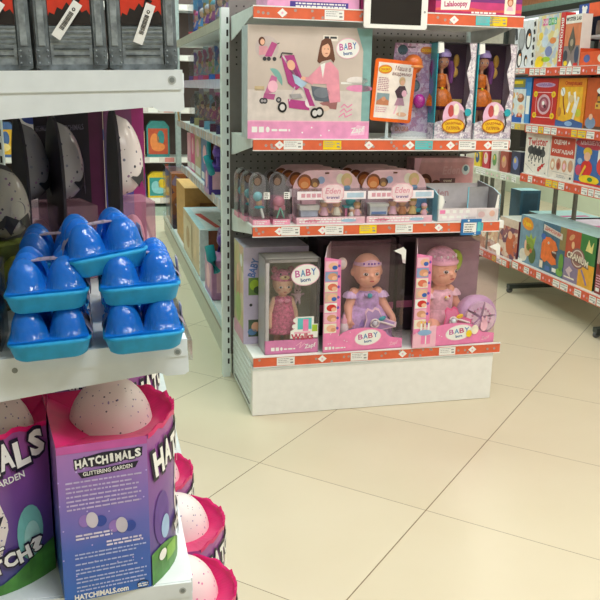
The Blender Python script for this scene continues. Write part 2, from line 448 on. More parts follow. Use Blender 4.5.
for i in range(6): m.box(-.003, .0, .05 + i * .06, .1 + i * .06, .03, .034, GREYM); m.box(-.003, 0, .03, .44, .05 + i * .028, .053 + i * .028, SHELFW)
m.build('base_side', gond)
def gshelf(z, d, nm='shelf', th=.028, w=1.0):
    m = MB(); m.box(0.001, w, .0, d, z - th, z, WHITE); return m.build(nm, gond, .002)
s_b = gshelf(.24, .45); s2 = gshelf(.74, .45); s3 = gshelf(1.052, .45); s4 = gshelf(1.497, .42)
for z in (.74, 1.052, 1.497):
    for x in (-.004, 1.001):
        m = MB(); m.prism([(.004, z), (.46, z), (.46, z - .09), (.4, z - .085), (.05, z - .035), (.004, z - .03)], 'x', x, x + .003, SHELFW)
        m.build('shelf_bracket', gond)
def slotted_upright(parent, x, y, z1, w=.032, d=.045, mt=None, z0=.0):
    m = MB(); mt = mt or M('#eefaf8', .4, noise=.01); m.box(x, x + w, y, y + d, z0, z1, mt)
    z = z0 + .06
    while z < z1 - .05:
        m.box(x + w * .62, x + w * .86, y - .0008, y, z, z + .024, BLACK); z += .047
    return m.build('upright', parent)
slotted_upright(gond, -.043, .455, 1.53); slotted_upright(gond, 1.008, .455, 1.53)
m = MB(); PB = M('#8b8784', .55, noise=.03); m.box(-.01, 1.008, .47, .485, .1, 1.6, PB)
for j in range(0, 46):
    z = .3 + j * .0275
    if .74 - .0 < z < 1.06 or z > 1.3 or z < .73:
        for i in range(34):
            x = .02 + i * .0295; m.add([(x - .003, .4695, z - .003), (x + .003, .4695, z - .003), (x + .003, .4695, z + .003), (x - .003, .4695, z + .003)], [(0, 1, 2, 3)], BLACK)
m.build('pegboard_back', gond)
gx = lambda px: (px - 252) * .00408
orange_rail(gond, .2, .236, 1.022, [(.09, 'w'), (.27, 'd'), (.385, 'w'), (.60, 'd'), (.755, 'w'), (.9, 'd')], .004, 3)
orange_rail(gond, .703, .738, .98, [(.098, 'd'), (.105, 'w'), (.262, 'd'), (.272, 'w'), (.405, 'y'), (.548, 'w'), (.725, 'd'), (.84, 'c')], 0, 5)
orange_rail(gond, 1.014, 1.05, .995, [(.095, 'd'), (.11, 'w'), (.256, 'y'), (.43, 'd'), (.59, 'd'), (.61, 'c'), (.752, 'd'), (.785, 'w'), (.905, 'd'), (.92, 'w')], 0, 7)
orange_rail(gond, 1.46, 1.496, 1.012, [(.1, 'd'), (.25, 'w'), (.735, 'd'), (.82, 'c'), (.876, 'y')], 0, 9)
# blue promo ticket holder on the second rail
t = thing('ticket_holder', 'blue promotion ticket holder hung on the rail below the empty white tray', 'sign', G, (.815, -.013, .69))
m = MB(); m.box(0, .085, 0, .003, 0, .062, M('#2e78b8', .4)); f = front(m, 0, 0, 0); f.rect(.068, .014, .083, .05, CYAN); f.rect(.01, .01, .064, .048, WHITE)
f.lines(.014, .042, .058, 4, .009, .003, INK, 2); f.ell(.03, .056, .004, .004, WHITE); f.ell(.06, .006, .003, .003, WHITE); m.build('ticket', t)
m = MB(); m.box(.02, .06, .0034, .0052, .04, .07, CLEAR); m.build('clip', t)

# ---- logo used on the doll packaging
def baby_logo(f, cx, cy, rx, ry, l=2):
    f.ell(cx, cy, rx, ry, LPINK, l, .12); f.ell(cx, cy, rx * .95, ry * .92, WHITE, l + 1, .12, n=28)
    cols = [M('#c75fa5', .4), M('#4f8fc0', .4), M('#c44f7e', .4), M('#4f7fc0', .4)]
    for i, ch in enumerate('BABY'):
        f.text(ch, cx + (i - 1.5) * rx * .37, cy + ry * .2 + (i - 1.5) * ry * .06, ry * .64, cols[i], l + 2, .08, w=rx * .34, bold=.02)
    f.text('born', cx, cy - ry * .45, ry * .36, M('#2c5c9a', .4), l + 2, .1, bold=.03)
def foot_icons(f, x, y, h, m=WHITE, l=3):
    f.rect(x, y, x + h, y + h, m, l); f.rect(x + h * 1.3, y, x + h * 2.2, y + h, m, l); f.ell(x + h * 2.9, y + h * .5, h * .35, h * .5, m, l)
    f.lines(x + h * 3.6, y + h * .6, x + h * 7, 1, h, h * .4, m, l, 0)

# ---- baby dolls in window boxes
def window_box(t, w, h, d, band=.063, strip=.065, back='#6f5a66', inner='#8d7280'):
    """carton: base band, printed left strip, back and floor; clear cover curves over the top"""
    th = .004
    BK = M(back, .5); IN = M(inner, .5)
    m = MB()
    m.box(.07, w, d - th, d, 0, h, IN, mats=[BK, BK, IN, BK, BK, BK])
    m.prism([(0, 0), (w, 0), (w, d), (.07, d)], 'z', 0, th, PINK); m.box(.07, w - th, .004, d - th, .02, .024, IN)
    # front band with its raised middle
    pts = [(0, 0), (w, 0), (w, band * .62), (w * .85, band * .75)] + [(w * (.5 + .3 * math.cos(a)), band * (.95 + .5 * math.sin(a))) for a in [k * PI / 10 for k in range(11)]] + [(strip + .004, band * 1.6), (strip, h * .9), (0, h * .93)]
    m.prism(pts, 'y', 0, .003, PINK)
    # left side card
    SD = [(0, 0), (d, 0), (d, h), (d * .35, h), (.01, h * .93), (0, h * .9)]
    m.add([(y / d * .075, y, z) for y, z in SD] + [(y / d * .075 + .003, y, z) for y, z in SD], [list(range(6))[::-1], list(range(6, 12))] + [(i, (i + 1) % 6, 6 + (i + 1) % 6, 6 + i) for i in range(6)], M('#e0cdd6', .4))
    f = front(m); rn = random.Random(int(w * 1000))
    n = 7; y = band * 1.25; hh = (h * .9 - y) / n
    for i in range(n):
        yy = y + i * hh
        f.rect(.003, yy, strip - .012, yy + hh * .92, [CREAM, LPINK, WHITE, M('#d9b9a8', .5), CREAM, M('#8aa0c8', .5), LPINK][i], 1)
        f.ell(strip * .42 + rn.random() * .008, yy + hh * .45, strip * .3, hh * .34, [SKIN, SKIN2, RED, SKIN, M('#e0745a', .5), SKIN2, SKIN][i], 2)
        f.ell(strip * .62, yy + hh * .3, strip * .16, hh * .2, [SKIN2, SKIN, SKIN, BLUE, SKIN, SKIN, BLUE][i], 3)
        f.ell(strip - .008, yy + hh * .45, .0055, .0055, VIOLET, 2)
    baby_logo(f, w * .56, band * .82, w * .17, band * .52)
    foot_icons(f, .008, .012, .012); f.text('Zapf', w * .89, band * .32, .018, LPINK, 3, .15, shear=.2)
    for k in range(9): f.ell(.01 + rn.random() * w * .33, .03 + rn.random() * band * .9, .002, .002, WHITE, 2, n=6)
    m.build('carton', t)
    c = MB(); r = min(.07, d * .4); arc = [(r * (1 - math.cos(k * PI / 12)) + .001, h - r + r * math.sin(k * PI / 12)) for k in range(7)]
    prof = [(.001, band * .7)] + arc + [(d, h)]
    c.grid([[(x if x > .1 else x + y / d * .07, y, z) for (y, z) in prof] for x in (strip * .2, w - .001)], CLEARP, False)
    side = [(.001, band * .6)] + arc + [(d - .004, h), (d - .004, band * .3)]
    c.add([(w - .001, y, z) for y, z in side], [list(range(len(side)))], CLEARP)
    c.build('clear_cover', t)
    q = MB(); q.prism([(w - .05, h - .014), (w - .018, h - .03), (w - .012, h - .062), (w, h - .066), (w, h - .012), (w - .012, h)], 'y', .004, .006, WHITE)
    q.build('corner_tab', t)['label'] = 'white folded corner tab'

def doll_face(parent, c, r, eye='#4a3a34', look=0., s=1., mo=.0026):
    """eyes, brows, mouth laid on the front of a head of radii r at c (front = -y)"""
    m = MB()
    def on(x, z):
        k = max(.05, 1 - (x / r[0]) ** 2 - (z / r[2]) ** 2); return -r[1] * math.sqrt(k)
    def disc(x, z, rx, rz, mt, out):
        pts = [];
        for i in range(14):
            a = 2 * PI * i / 14; X, Z = x + rx * math.cos(a), z + rz * math.sin(a); pts.append((c[0] + X, c[1] + on(X, Z) - out, c[2] + Z))
        m.add(pts, [list(range(14))], mt)
    for sx in (-1, 1):
        x = sx * r[0] * .38 + look; z = -r[2] * .05
        disc(x, z, r[0] * .17, r[2] * .1, WHITEP, .0022 * s); disc(x, z, r[0] * .11, r[2] * .095, M(eye, .15, noise=0), .003 * s)
        disc(x + .1 * r[0] * .2, z + r[2] * .03, r[0] * .03, r[2] * .03, WHITE, .0036 * s)
        disc(x, z + r[2] * .22, r[0] * .18, r[2] * .02, SKIN2, .0022 * s)
    disc(look * 1.1, -r[2] * .46, r[0] * .17, r[2] * .055, M('#cf5e62', .4), mo * s)
    for sx in (-1, 1): disc(sx * r[0] * .55 + look, -r[2] * .32, r[0] * .16, r[2] * .1, M('#e8a088', .5, noise=0), .0018 * s)
    m.build('face', parent)['label'] = 'painted eyes and mouth'

def baby_doll(t, hz=.318, dress='#c9aee0', sleeve='#d9c4ea', seated=False, s=1.0):
    """bald baby doll, origin under its middle; head centre at z = hz"""
    k = s; R_ = (.058 * k, .056 * k, .064 * k)
    sh = [('e', (0, 0, hz), R_), ('e', (0, -.012 * k, hz - .026 * k), (.05 * k, .048 * k, .04 * k)),
          ('e', (0, -.058 * k, hz - .016 * k), (.009 * k, .009 * k, .008 * k)),
          ('e', (-.056 * k, .004, hz - .01 * k), (.009 * k, .012 * k, .016 * k)), ('e', (.056 * k, .004, hz - .01 * k), (.009 * k, .012 * k, .016 * k)),
          ('c', (0, .004, hz - .06 * k), (0, .008, hz - .09 * k), .024 * k, .03 * k),
          ('e', (0, .008, hz - .13 * k), (.052 * k, .038 * k, .06 * k)), ('e', (0, .006, hz - .19 * k), (.058 * k, .046 * k, .05 * k))]
    for sx in (-1, 1):
        a, b, c = (sx * .048 * k, .004, hz - .092 * k), (sx * .074 * k, -.008 * k, hz - .145 * k), (sx * (.078 if sx < 0 else .1) * k, -.035 * k, hz - .185 * k)
        sh += [('c', a, b, .021 * k, .018 * k), ('c', b, c, .018 * k, .013 * k), ('e', (c[0], c[1] - .008 * k, c[2] - .012 * k), (.014 * k, .012 * k, .017 * k))]
        for q in range(4):
            sh.append(('c', (c[0] + (q - 1.5) * .0065 * k, c[1] - .008 * k, c[2] - .02 * k), (c[0] + (q - 1.5) * .0075 * k, c[1] - .014 * k, c[2] - .036 * k + abs(q - 1.4) * .003), .0038 * k, .003 * k))
        sh.append(('c', (c[0] - sx * .01 * k, c[1] - .008 * k, c[2] - .01 * k), (c[0] - sx * .02 * k, c[1] - .014 * k, c[2] - .022 * k), .0042 * k, .0034 * k))
        if seated: sh += [('c', (sx * .03 * k, -.01, hz - .2 * k), (sx * .062 * k, -.05 * k, hz - .222 * k), .033 * k, .026 * k), ('c', (sx * .062 * k, -.05 * k, hz - .222 * k), (sx * .04 * k, -.06 * k, hz - .24 * k), .022 * k, .016 * k)]
        else: sh += [('c', (sx * .03 * k, .0, hz - .2 * k), (sx * .034 * k, -.01 * k, hz - .29 * k), .032 * k, .022 * k), ('e', (sx * .034 * k, -.022 * k, hz - .3 * k), (.02 * k, .034 * k, .014 * k))]
    blob('body', sh, SKIN, t, .0035 * k, 4)
    doll_face(t, (0, -.002 * k, hz - .004 * k), (R_[0], R_[1] * 1.02, R_[2]), s=k, mo=.0125)
    D = M(dress, .5, noise=.12, scale=60)
    m = MB(); z = hz - .082 * k
    m.lathe((0, .004, z), [(.03 * k, 0), (.05 * k, -.008 * k), (.056 * k, -.035 * k), (.054 * k, -.07 * k)], D, 28, 1, .82)
    if not seated:
        m.lathe((0, .0, z - .068 * k), [(.054 * k, .012 * k), (.084 * k, -.02 * k), (.102 * k, -.07 * k), (.112 * k, -.135 * k)], D, 60, 1, .62, .06, 14)
        m.lathe((0, .0, z - .07 * k), [(.054 * k, 0), (.07 * k, -.03 * k), (.085 * k, -.06 * k)], M('#9a84cc', .5, noise=.1), 48, 1, .75, .06, 12)
    else:
        m.lathe((0, .0, z - .068 * k), [(.054 * k, 0), (.064 * k, -.03 * k), (.062 * k, -.07 * k), (.04 * k, -.09 * k)], D, 28, 1, .85)
    m.build('dress', t)
    for sx in (-1, 1):
        m = MB(); m.lathe((sx * .062 * k, .003, z - .022 * k), [(.012 * k, .02 * k), (.025 * k, .01 * k), (.031 * k, -.004 * k)], M(sleeve, .5, noise=.1), 30, 1, 1, .12, 10); m.build('sleeve', t)
    return z

BB_Y = .0
def bx(px): return (px - 321) * .0041 - .002
t = thing('doll_box', 'pink window carton holding a doll in a lilac dress and tiara', 'toy box', G, (.275, -.004, .2405), group=None)
window_box(t, .328, .405, .17); t.rotation_euler.z += rad(1.5)
b1 = thing('baby_doll', 'bald baby doll with a tiara and lilac ruffled dress standing in its window box', 'doll', G, (.275 + .203, .1, .274))
z = baby_doll(b1, hz=.268, s=1.02)
m = MB()
for i in range(25):
    pass
def headband(m, c, r, h, mt, a0=PI * 1.02, a1=PI * 1.98, peak=.02):
    rows = [[], []]
    for i in range(25):
        a = a0 + (a1 - a0) * i / 24; q = math.sin(PI * i / 24) ** 6
        x, y = math.cos(a) * r[0], math.sin(a) * r[1]
        rows[0].append((c[0] + x, c[1] + y, c[2])); rows[1].append((c[0] + x * .97, c[1] + y * .97, c[2] + h + peak * q))
    m.grid(rows, mt)
headband(m, (0, 0, .268 + .022), (.058, .057), .013, M('#e6c6dc', .25), peak=.014); m.build('tiara', b1)
m = MB(); [m.ell((dx, -.0615 + abs(dx) * .25 + .003, .268 + .033), (.004, .003, .004), VIOLET) for dx in (-.03, -.012, .0, .012, .03)]; m.build('tiara_gem', b1)
m = MB(); m.ell((0, -.047, .172), (.012, .006, .01), TEAL); m.ell((-.014, -.046, .174), (.012, .005, .007), LILAC, rot=(0, .5, 0)); m.ell((.014, -.046, .174), (.012, .005, .007), LILAC, rot=(0, -.5, 0)); m.build('bow', b1)
# accessory card in front of the doll (dummy and chain)
def pacifier_card(label, p, col, w=.1):
    t = thing('accessory_card', label, 'toy', G, p)
    m = MB(); out = [(w * x, w * y) for x, y in ((0, .05), (.1, 0), (.55, 0), (1.35, .12), (1.38, .32), (1.1, .42), (.75, .62), (.62, .9), (.45, .98), (.35, .85), (.15, .95), (.05, .8), (.12, .5))]
    m.prism(out, 'y', 0, .003, M(col, .4)); f = front(m); f.poly([(x * .9 + w * .05, y * .86 + w * .04) for x, y in out], LILAC if col != '#ee5f9c' else PINK, 1)
    m.build('card', t)
    m = MB(); m.tube([(w * .45 + w * .17 * math.cos(a), -.006, w * .33 + w * .17 * math.sin(a)) for a in [k * PI / 8 for k in range(17)]], .0035, WHITE)
    m.ell((w * .45, -.008, w * .33), (.011, .008, .011), M('#d9e6ef', .2)); m.build('dummy', t)
    m = MB(); m.ell((w * .75, -.006, w * .52), (.016, .006, .009), TEAL if col != '#ee5f9c' else YELLOW, rot=(0, -.4, 0)); m.tube([(w * .5, -.006, w * .45), (w * .9, -.006, w * .32), (w * 1.25, -.006, w * .2)], .004, WHITE); m.build('chain', t)
pacifier_card('white dummy and teal clip on a card before the lilac doll', (.275 + .17, .02, .31), '#f3d9ea')
t = thing('toy_bottle', 'small white toy feeding bottle at the left foot of the lilac doll', 'toy', G, (.275 + .1, .05, .266))
m = MB(); m.lathe((0, 0, 0), [(0, 0), (.018, 0), (.018, .06), (.012, .075)], WHITEP, 16); m.lathe((0, 0, .075), [(.012, 0), (.012, .012), (.005, .022), (.004, .034), (0, .036)], LPINK, 14); m.build('bottle', t)
t = thing('toy_potty', 'round white toy potty lid held at the upper left of the lilac doll', 'toy', G, (.275 + .09, .07, .545))
m = MB(); m.ell((0, 0, .03), (.021, .01, .024), M('#f0e2d6', .4)); m.ell((0, -.007, .03), (.014, .008, .016), WHITE); m.build('lid', t)

t = thing('doll_box', 'pink window carton at the right end with a pink-hatted baby doll and birthday cake', 'toy box', G, (.64, -.012, .2405))
W2 = .362; t.rotation_euler.z += rad(3); window_box(t, W2, .41, .17, back='#6a5560', inner='#a58a98')
m = MB(); f = front(m, 0, -.0005, 0)
f.poly([(0, 0), (.1, 0), (.1, .09), (.06, .085), (0, .055)], LPINK, 6)
for k in range(3): f.rect(.03 + k * .016, .07, .038 + k * .016, .1, [WHITE, CREAM, WHITE][k], 7); f.ell(.034 + k * .016, .104, .003, .005, YELLOW, 7)
f.ell(.05, .062, .03, .012, M('#8fb4dc', .4), 8); f.rect(.035, .015, .075, .05, PINK, 7); f.rect(.053, .015, .058, .05, WHITE, 8)
m.build('cake_print', t)
m = MB(); f = front(m, 0, -.0005, 0)
f.ell(W2 * .75, .06, .016, .02, CREAM, 8); f.ell(W2 * .86, .075, .016, .024, LPINK, 8); f.ell(W2 * .84, .1, .005, .014, LPINK, 8, .2); f.ell(W2 * .88, .1, .005, .014, LPINK, 8, -.2); f.ell(W2 * .68, .045, .013, .015, YELLOW, 8)
m.build('rabbit_print', t)
b2 = thing('baby_doll', 'baby doll with a pink hat and pale pink romper sitting beside a toy cake', 'doll', G, (.657 + .14, .11, .255)); b2.rotation_euler.z += rad(16)
z = baby_doll(b2, hz=.285, dress='#f0c2d0', sleeve='#f2cfdb', seated=True, s=1.12)
m = MB(); m.ell((0, .004, .304), (.069, .066, .066), M('#efb5c9', .6, noise=.15, scale=90), a0=0, a1=PI * .47); m.lathe((0, .004, .305), [(.069, -.004), (.072, .006), (.068, .014)], LPINK, 26)
for k in range(8): m.ell((.06 * math.cos(PI + k * PI / 7), .06 * math.sin(PI + k * PI / 7) + .004, .334), (.005, .004, .006), WHITE)
m.build('hat', b2)
m = MB(); m.ell((0, -.05, .165), (.013, .006, .008), CREAM); m.ell((.009, -.052, .172), (.005, .004, .005), RED); m.ell((-.009, -.052, .169), (.005, .004, .005), YELLOW); m.build('embroidery', b2)
t = thing('toy_cake', 'round lilac toy birthday cake with white slices beside the sitting baby doll', 'toy', G, (.657 + .285, .06, .255))
m = MB(); m.lathe((0, 0, .1), [(0, -.03), (.078, -.03), (.082, -.02), (.082, .02), (.076, .03), (0, .03)], M('#c9a8cf', .35), 30)
rx = Matrix.Rotation(rad(75), 4, 'X'); m.v = [tuple(Vector((0, 0, .09)) + rx.to_3x3() @ (Vector(v) - Vector((0, 0, .1)))) for v in m.v]; m.build('plate', t)
for k in range(5):
    m = MB(); a0, a1 = k * 2 * PI / 5 + .18, (k + 1) * 2 * PI / 5 + .06; rr = .064
    tri = [(.01 * math.cos((a0 + a1) / 2), .01 * math.sin((a0 + a1) / 2))] + [(rr * math.cos(a0 + (a1 - a0) * q / 6), rr * math.sin(a0 + (a1 - a0) * q / 6)) for q in range(7)]
    m.prism([(x, z + .09) for x, z in tri], 'y', -.046, -.028, M('#ead9e6', .4) if k != 1 else M('#d9c0dd', .4))
    for q in range(3): m.ell((.04 * math.cos(a0 + (a1 - a0) * (q + .5) / 3), -.048, .09 + .04 * math.sin(a0 + (a1 - a0) * (q + .5) / 3)), (.005, .004, .005), M('#cf9fc0', .4))
    m.build('cake_slice', t)
pacifier_card('pink dummy and yellow clip on a bear-shaped card before the hatted doll', (.657 + .12, .012, .31), '#ee5f9c', .09)
t = thing('toy_plate', 'lime green toy balloon card fixed behind the hatted baby doll', 'toy', G, (.657 + .2, .14, .49))
m = MB(); m.ell((0, 0, .06), (.045, .01, .055), LIME, rot=(0, .4, 0)); m.ell((-.005, -.006, .058), (.03, .008, .038), M('#7fa32f', .4), rot=(0, .4, 0)); m.build('balloon', t)

# dark doll cartons standing behind
back_box = thing('doll_box', 'dark end of a spare doll carton behind the gap between the two baby dolls', 'toy box', G, (.31, .22, .2405))
m = MB(); m.box(0, .33, 0, .17, 0, .4, M('#4a3c48', .5)); f = front(m); f.rect(.1, .0, .33, .1, M('#2a6f8a', .4)); f.rect(.0, .1, .33, .13, PINK); f.rect(.02, .15, .31, .38, M('#2d242c', .3), 1); m.build('carton', back_box)
dup(back_box, G, (.66, .235, .2405), label='dark spare doll carton behind the hatted baby doll at the right end')

# ---- tall carton with the walking doll
t = thing('doll_box', 'narrow tall window carton with a small walking doll in a pink bear hat', 'toy box', G, (.05, .012, .2405))
w, h, d = .213, .372, .13; SIL = M('#b9b4b6', .3, noise=.03); OL = M('#b5b39c', .55)
m = MB(); m.box(0, w, d - .004, d, 0, h, OL); m.box(0, .004, 0, d, 0, h, SIL); m.box(w - .004, w, 0, d, 0, h, SIL); m.box(0, w, 0, d, h - .004, h, M('#b5b2ae', .35)); m.box(0, w, 0, d, 0, .004, PINK)
m.box(0, w, 0, .004, 0, .055, M('#d983b4', .35)); m.box(0, .016, 0, .004, .055, h, SIL); m.box(w - .012, w, 0, .004, .055, h, M('#4f4b4d', .4)); m.box(0, w, 0, .004, h - .014, h, M('#8d8887', .4))
f = front(m); foot_icons(f, .025, .014, .014); f.text('Zapf', w * .84, .026, .022, WHITE, 2, .15, shear=.2); f.line([(w * .58, .03), (w * .68, .045), (w * .64, .02), (w * .74, .04)], .0025, LPINK, 2)
m.build('carton', t)
m = MB(); m.box(.014, w - .01, .0005, .0015, .05, h - .012, CLEAR); m.build('window', t)
m = MB(); f = front(m, 0, .0002, 0); baby_logo(f, w * .73, h * .83, .056, .042, 1); m.build('logo_print', t)
m = MB(); f = front(m, 0, .0002, 0)
f.poly([(w * .47, .06), (w * .98, .06), (w * .98, .115), (w * .9, .115), (w * .9, .145), (w * .56, .145), (w * .56, .1), (w * .47, .09)], WHITE, 1)
f.rect(w * .6, .095, w * .86, .14, CYAN, 2); f.rect(w * .7, .088, w * .8, .135, PINK, 3); f.rect(w * .87, .085, w * .97, .112, LIME, 2); f.rect(w * .54, .078, w * .84, .086, LPINK, 2)
f.text('Walks', w * .69, .066, .026, M('#c24a63', .4), 3, .03, bold=.04)
f.ell(w * .56, .132, .009, .009, WHITE, 2); f.ell(w * .54, .108, .009, .009, WHITE, 2); m.build('window_print', t)
wd = thing('toddler_doll', 'small standing doll in a pink bear hat and knitted pink dress', 'doll', G, (.05 + .082, .075, .246))
hz = .262
sh = [('e', (0, 0, hz), (.041, .038, .044)), ('e', (0, -.038, hz - .014), (.006, .006, .005)), ('e', (0, -.008, hz - .02), (.035, .032, .026)), ('c', (0, 0, hz - .035), (0, 0, hz - .06), .014, .018), ('e', (0, 0, hz - .09), (.032, .022, .045)), ('e', (0, 0, hz - .13), (.034, .024, .03))]
for sx in (-1, 1):
    sh += [('c', (sx * .032, 0, hz - .066), (sx * .05, -.004, hz - .115), .0125, .011), ('c', (sx * .05, -.004, hz - .115), (sx * .053, -.016, hz - .155), .011, .009), ('e', (sx * .053, -.018, hz - .166), (.009, .008, .013)),
           ('c', (sx * .018, 0, hz - .14), (sx * .02, 0, .02), .017, .013), ('e', (sx * .02, -.008, .012), (.013, .022, .011))]
blob('body', sh, SKIN, wd, .003, 3)
doll_face(wd, (0, -.001, hz - .008), (.041, .039, .044), s=.8, mo=.0095)
m = MB(); m.lathe((0, 0, hz - .05), [(.014, 0), (.036, -.008), (.04, -.04), (.05, -.085), (.058, -.14), (.06, -.148), (.052, -.148)], M('#d9698a', .7, noise=.2, scale=120), 40, 1, .72, .04, 10); m.build('dress', wd)
m = MB(); m.ell((-.012, -.028, hz - .068), (.013, .006, .009), M('#e58aa4', .6), rot=(0, .4, 0)); m.ell((.012, -.028, hz - .068), (.013, .006, .009), M('#e58aa4', .6), rot=(0, -.4, 0)); m.ell((0, -.031, hz - .068), (.005, .005, .005), M('#c8577b', .6)); m.build('bow', wd)
m = MB(); HM = M('#d86f8f', .8, noise=.2, scale=100); m.ell((0, .004, hz + .018), (.043, .041, .034), HM, a0=0, a1=PI * .5); m.lathe((0, .006, hz + .02), [(.044, -.008), (.046, .0), (.043, .006)], HM, 26)
for sx in (-1, 1): m.ell((sx * .032, .003, hz + .05), (.013, .009, .013), HM)
m.ell((0, -.034, hz + .026), (.02, .009, .009), M('#e2b98a', .8)); m.ell((0, -.043, hz + .03), (.005, .004, .004), BROWN)
for sx in (-1, 1): m.ell((sx * .016, -.034, hz + .04), (.004, .003, .004), BLACK)
m.build('bear_hat', wd)
m = MB()
for sx in (-1, 1): m.ell((sx * .02, -.01, .011), (.015, .025, .011), LPINK)
m.build('shoes', wd)
t = thing('toy_rabbit', 'small pale pink toy rabbit fixed beside the small walking doll', 'toy', G, (.05 + .145, .09, .42))
sh = [('e', (0, 0, .05), (.015, .012, .014)), ('e', (0, 0, .026), (.013, .01, .016)), ('c', (-.007, 0, .06), (-.009, 0, .08), .005, .004), ('c', (.007, 0, .06), (.009, 0, .078), .005, .004)]
for sx in (-1, 1): sh += [('c', (sx * .01, 0, .032), (sx * .024, 0, .036), .005, .004), ('c', (sx * .006, 0, .014), (sx * .008, 0, -.002), .006, .005)]
blob('body', sh, M('#e6bccb', .6), t, .0022, 3)
m = MB(); [m.ell((sx * .006, -.0125, .053), (.0022, .002, .0025), INK) for sx in (-1, 1)]; m.build('eyes', t)

# ---- large carton behind on the left with its picture side
t = thing('doll_box', 'large lavender doll carton standing sideways behind the narrow walking-doll box', 'toy box', G, (-.006, .16, .2405))
w, h, d = .26, .39, .22; LAV = M('#cfc4df', .4, noise=.03)
m = MB(); m.box(0, w, 0, d, 0, h, LAV, mats=[Mmulti(['#cdbb7c', '#b9b27a', '#d8b08e', '#a8b884', '#d6c8a0'], 14), LAV, LAV, LAV, LAV, M('#bcb3c6', .4)])
f = front(m); f.text('BABY', .04, .31, .03, M('#5f7fc0', .4), 2, 1.3, w=.075, bold=.03); f.rect(.02, .2, .085, .27, M('#6d8f4a', .5)); f.ell(.045, .24, .02, .022, LIME, 2); f.ell(.06, .22, .02, .016, M('#3f5a3a', .5), 3); f.rect(.02, .03, .085, .1, M('#4a5f4a', .5)); f.ell(.05, .07, .018, .02, SKIN, 2); f.ell(.035, .05, .018, .014, M('#5f88b8', .5), 2); f.ell(.03, .16, .006, .006, INK)
f2 = Art(m, (0, d, 0), (0, -1, 0), (0, 0, 1)); f2.rect(0, 0, d, .06, M('#d89abb', .4)); f2.ell(d * .78, h * .85, .028, .026, WHITE); f2.ell(d * .45, h * .5, .05, .09, M('#c79a74', .5)); f2.ell(d * .5, h * .33, .06, .06, M('#a9bd73', .5), 2); f2.ell(d * .42, h * .68, .03, .036, SKIN, 2)
m.build('carton', t)

# ---- second shelf: small blister packs
def small_pack(label, p, kind):
    t = thing('blister_pack', label, 'toy pack', G, p, group='small blister packs on the second shelf')
    w, h, d = .064, .185, .085
    def arch(x0, x1, z0, z1, n=8):
        r = (x1 - x0) / 2; c = (x0 + x1) / 2; k = z1 - r * 1.2
        return [(x0, z0), (x1, z0), (x1, k)] + [(c + r * math.cos(a), k + r * 1.2 * math.sin(a)) for a in [PI * i / n for i in range(1, n)]] + [(x0, k)]
    m = MB(); m.prism(arch(0, w, 0, h), 'y', d - .003, d, M('#bdb2b8', .5)); f = front(m, 0, d - .003, 0)
    f.ell(w / 2, h * .84, .018, .022, M('#6b3c28', .6), 1); f.ell(w / 2, h * .81, .012, .014, SKIN2, 2); f.rect(.006, .05, w - .006, .1, LPINK, 1)
    m.build('backing_card', t)
    m = MB(); m.box(0, w, 0, d - .004, 0, .02, M('#e79ab4', .4)); front(m).lines(.006, .014, w - .006, 2, .007, .003, WHITE, 1); m.build('tray', t)
    m = MB(); prof = [(0, .02), (w, .02), (w, h * .72), (w * .9, h * .9), (w * .65, h * .99), (w * .3, h * .99), (w * .08, h * .9), (0, h * .72)]
    m.prism(prof, 'y', .001, d - .004, HAZE); m.build('clear_cover', t)
    m = MB(); m.box(w * .62, w * .98, -.0008, 0, .095, .12, WHITE); front(m, 0, -.0008, 0).lines(w * .66, .116, w * .94, 3, .007, .003, INK); m.build('sticker', t)
    c = (w / 2, .042)
    m = MB()
    if kind == 'swing':
        m.ell((c[0] - .006, c[1], .1), (.018, .014, .018), M('#8fcbd6', .3)); m.ell((c[0], c[1], .06), (.02, .016, .006), TEAL); m.tube([(c[0] + .004, c[1] - .01, .058), (c[0] + .012, c[1] - .018, .022)], .005, WHITE); m.ell((c[0], c[1] + .005, .076), (.012, .01, .014), SKIN)
    else:
        m.ell((c[0] - .002, c[1], .078), (.023, .02, .022), M('#e58fa6', .3)); m.box(.012, .052, .03, .054, .05, .066, M('#e58fa6', .3))
        for sx in (-1, 1): m.tube([(c[0], c[1] - .02, .06), (c[0] + sx * .014, c[1] - .022, .022)], .0028, M('#7fcdb4', .4))
    m.build('toy', t)
    return t
sp1 = small_pack('clear blister pack with a turquoise toy swing at the left end of the second shelf', (.004, .018, .7405), 'swing')
small_pack('clear blister pack with a pink toy high chair on green legs', (.08, .02, .7405), 'chair')
dup(sp1, G, (-.012, .115, .7405), label='spare blister pack directly behind the turquoise swing pack')
dup(sp1, G, (-.02, .21, .7405), label='rearmost spare blister pack in the left corner of the second shelf')
dup(sp1, G, (.078, .12, .7405), label='dark spare blister pack behind the pink high chair pack')

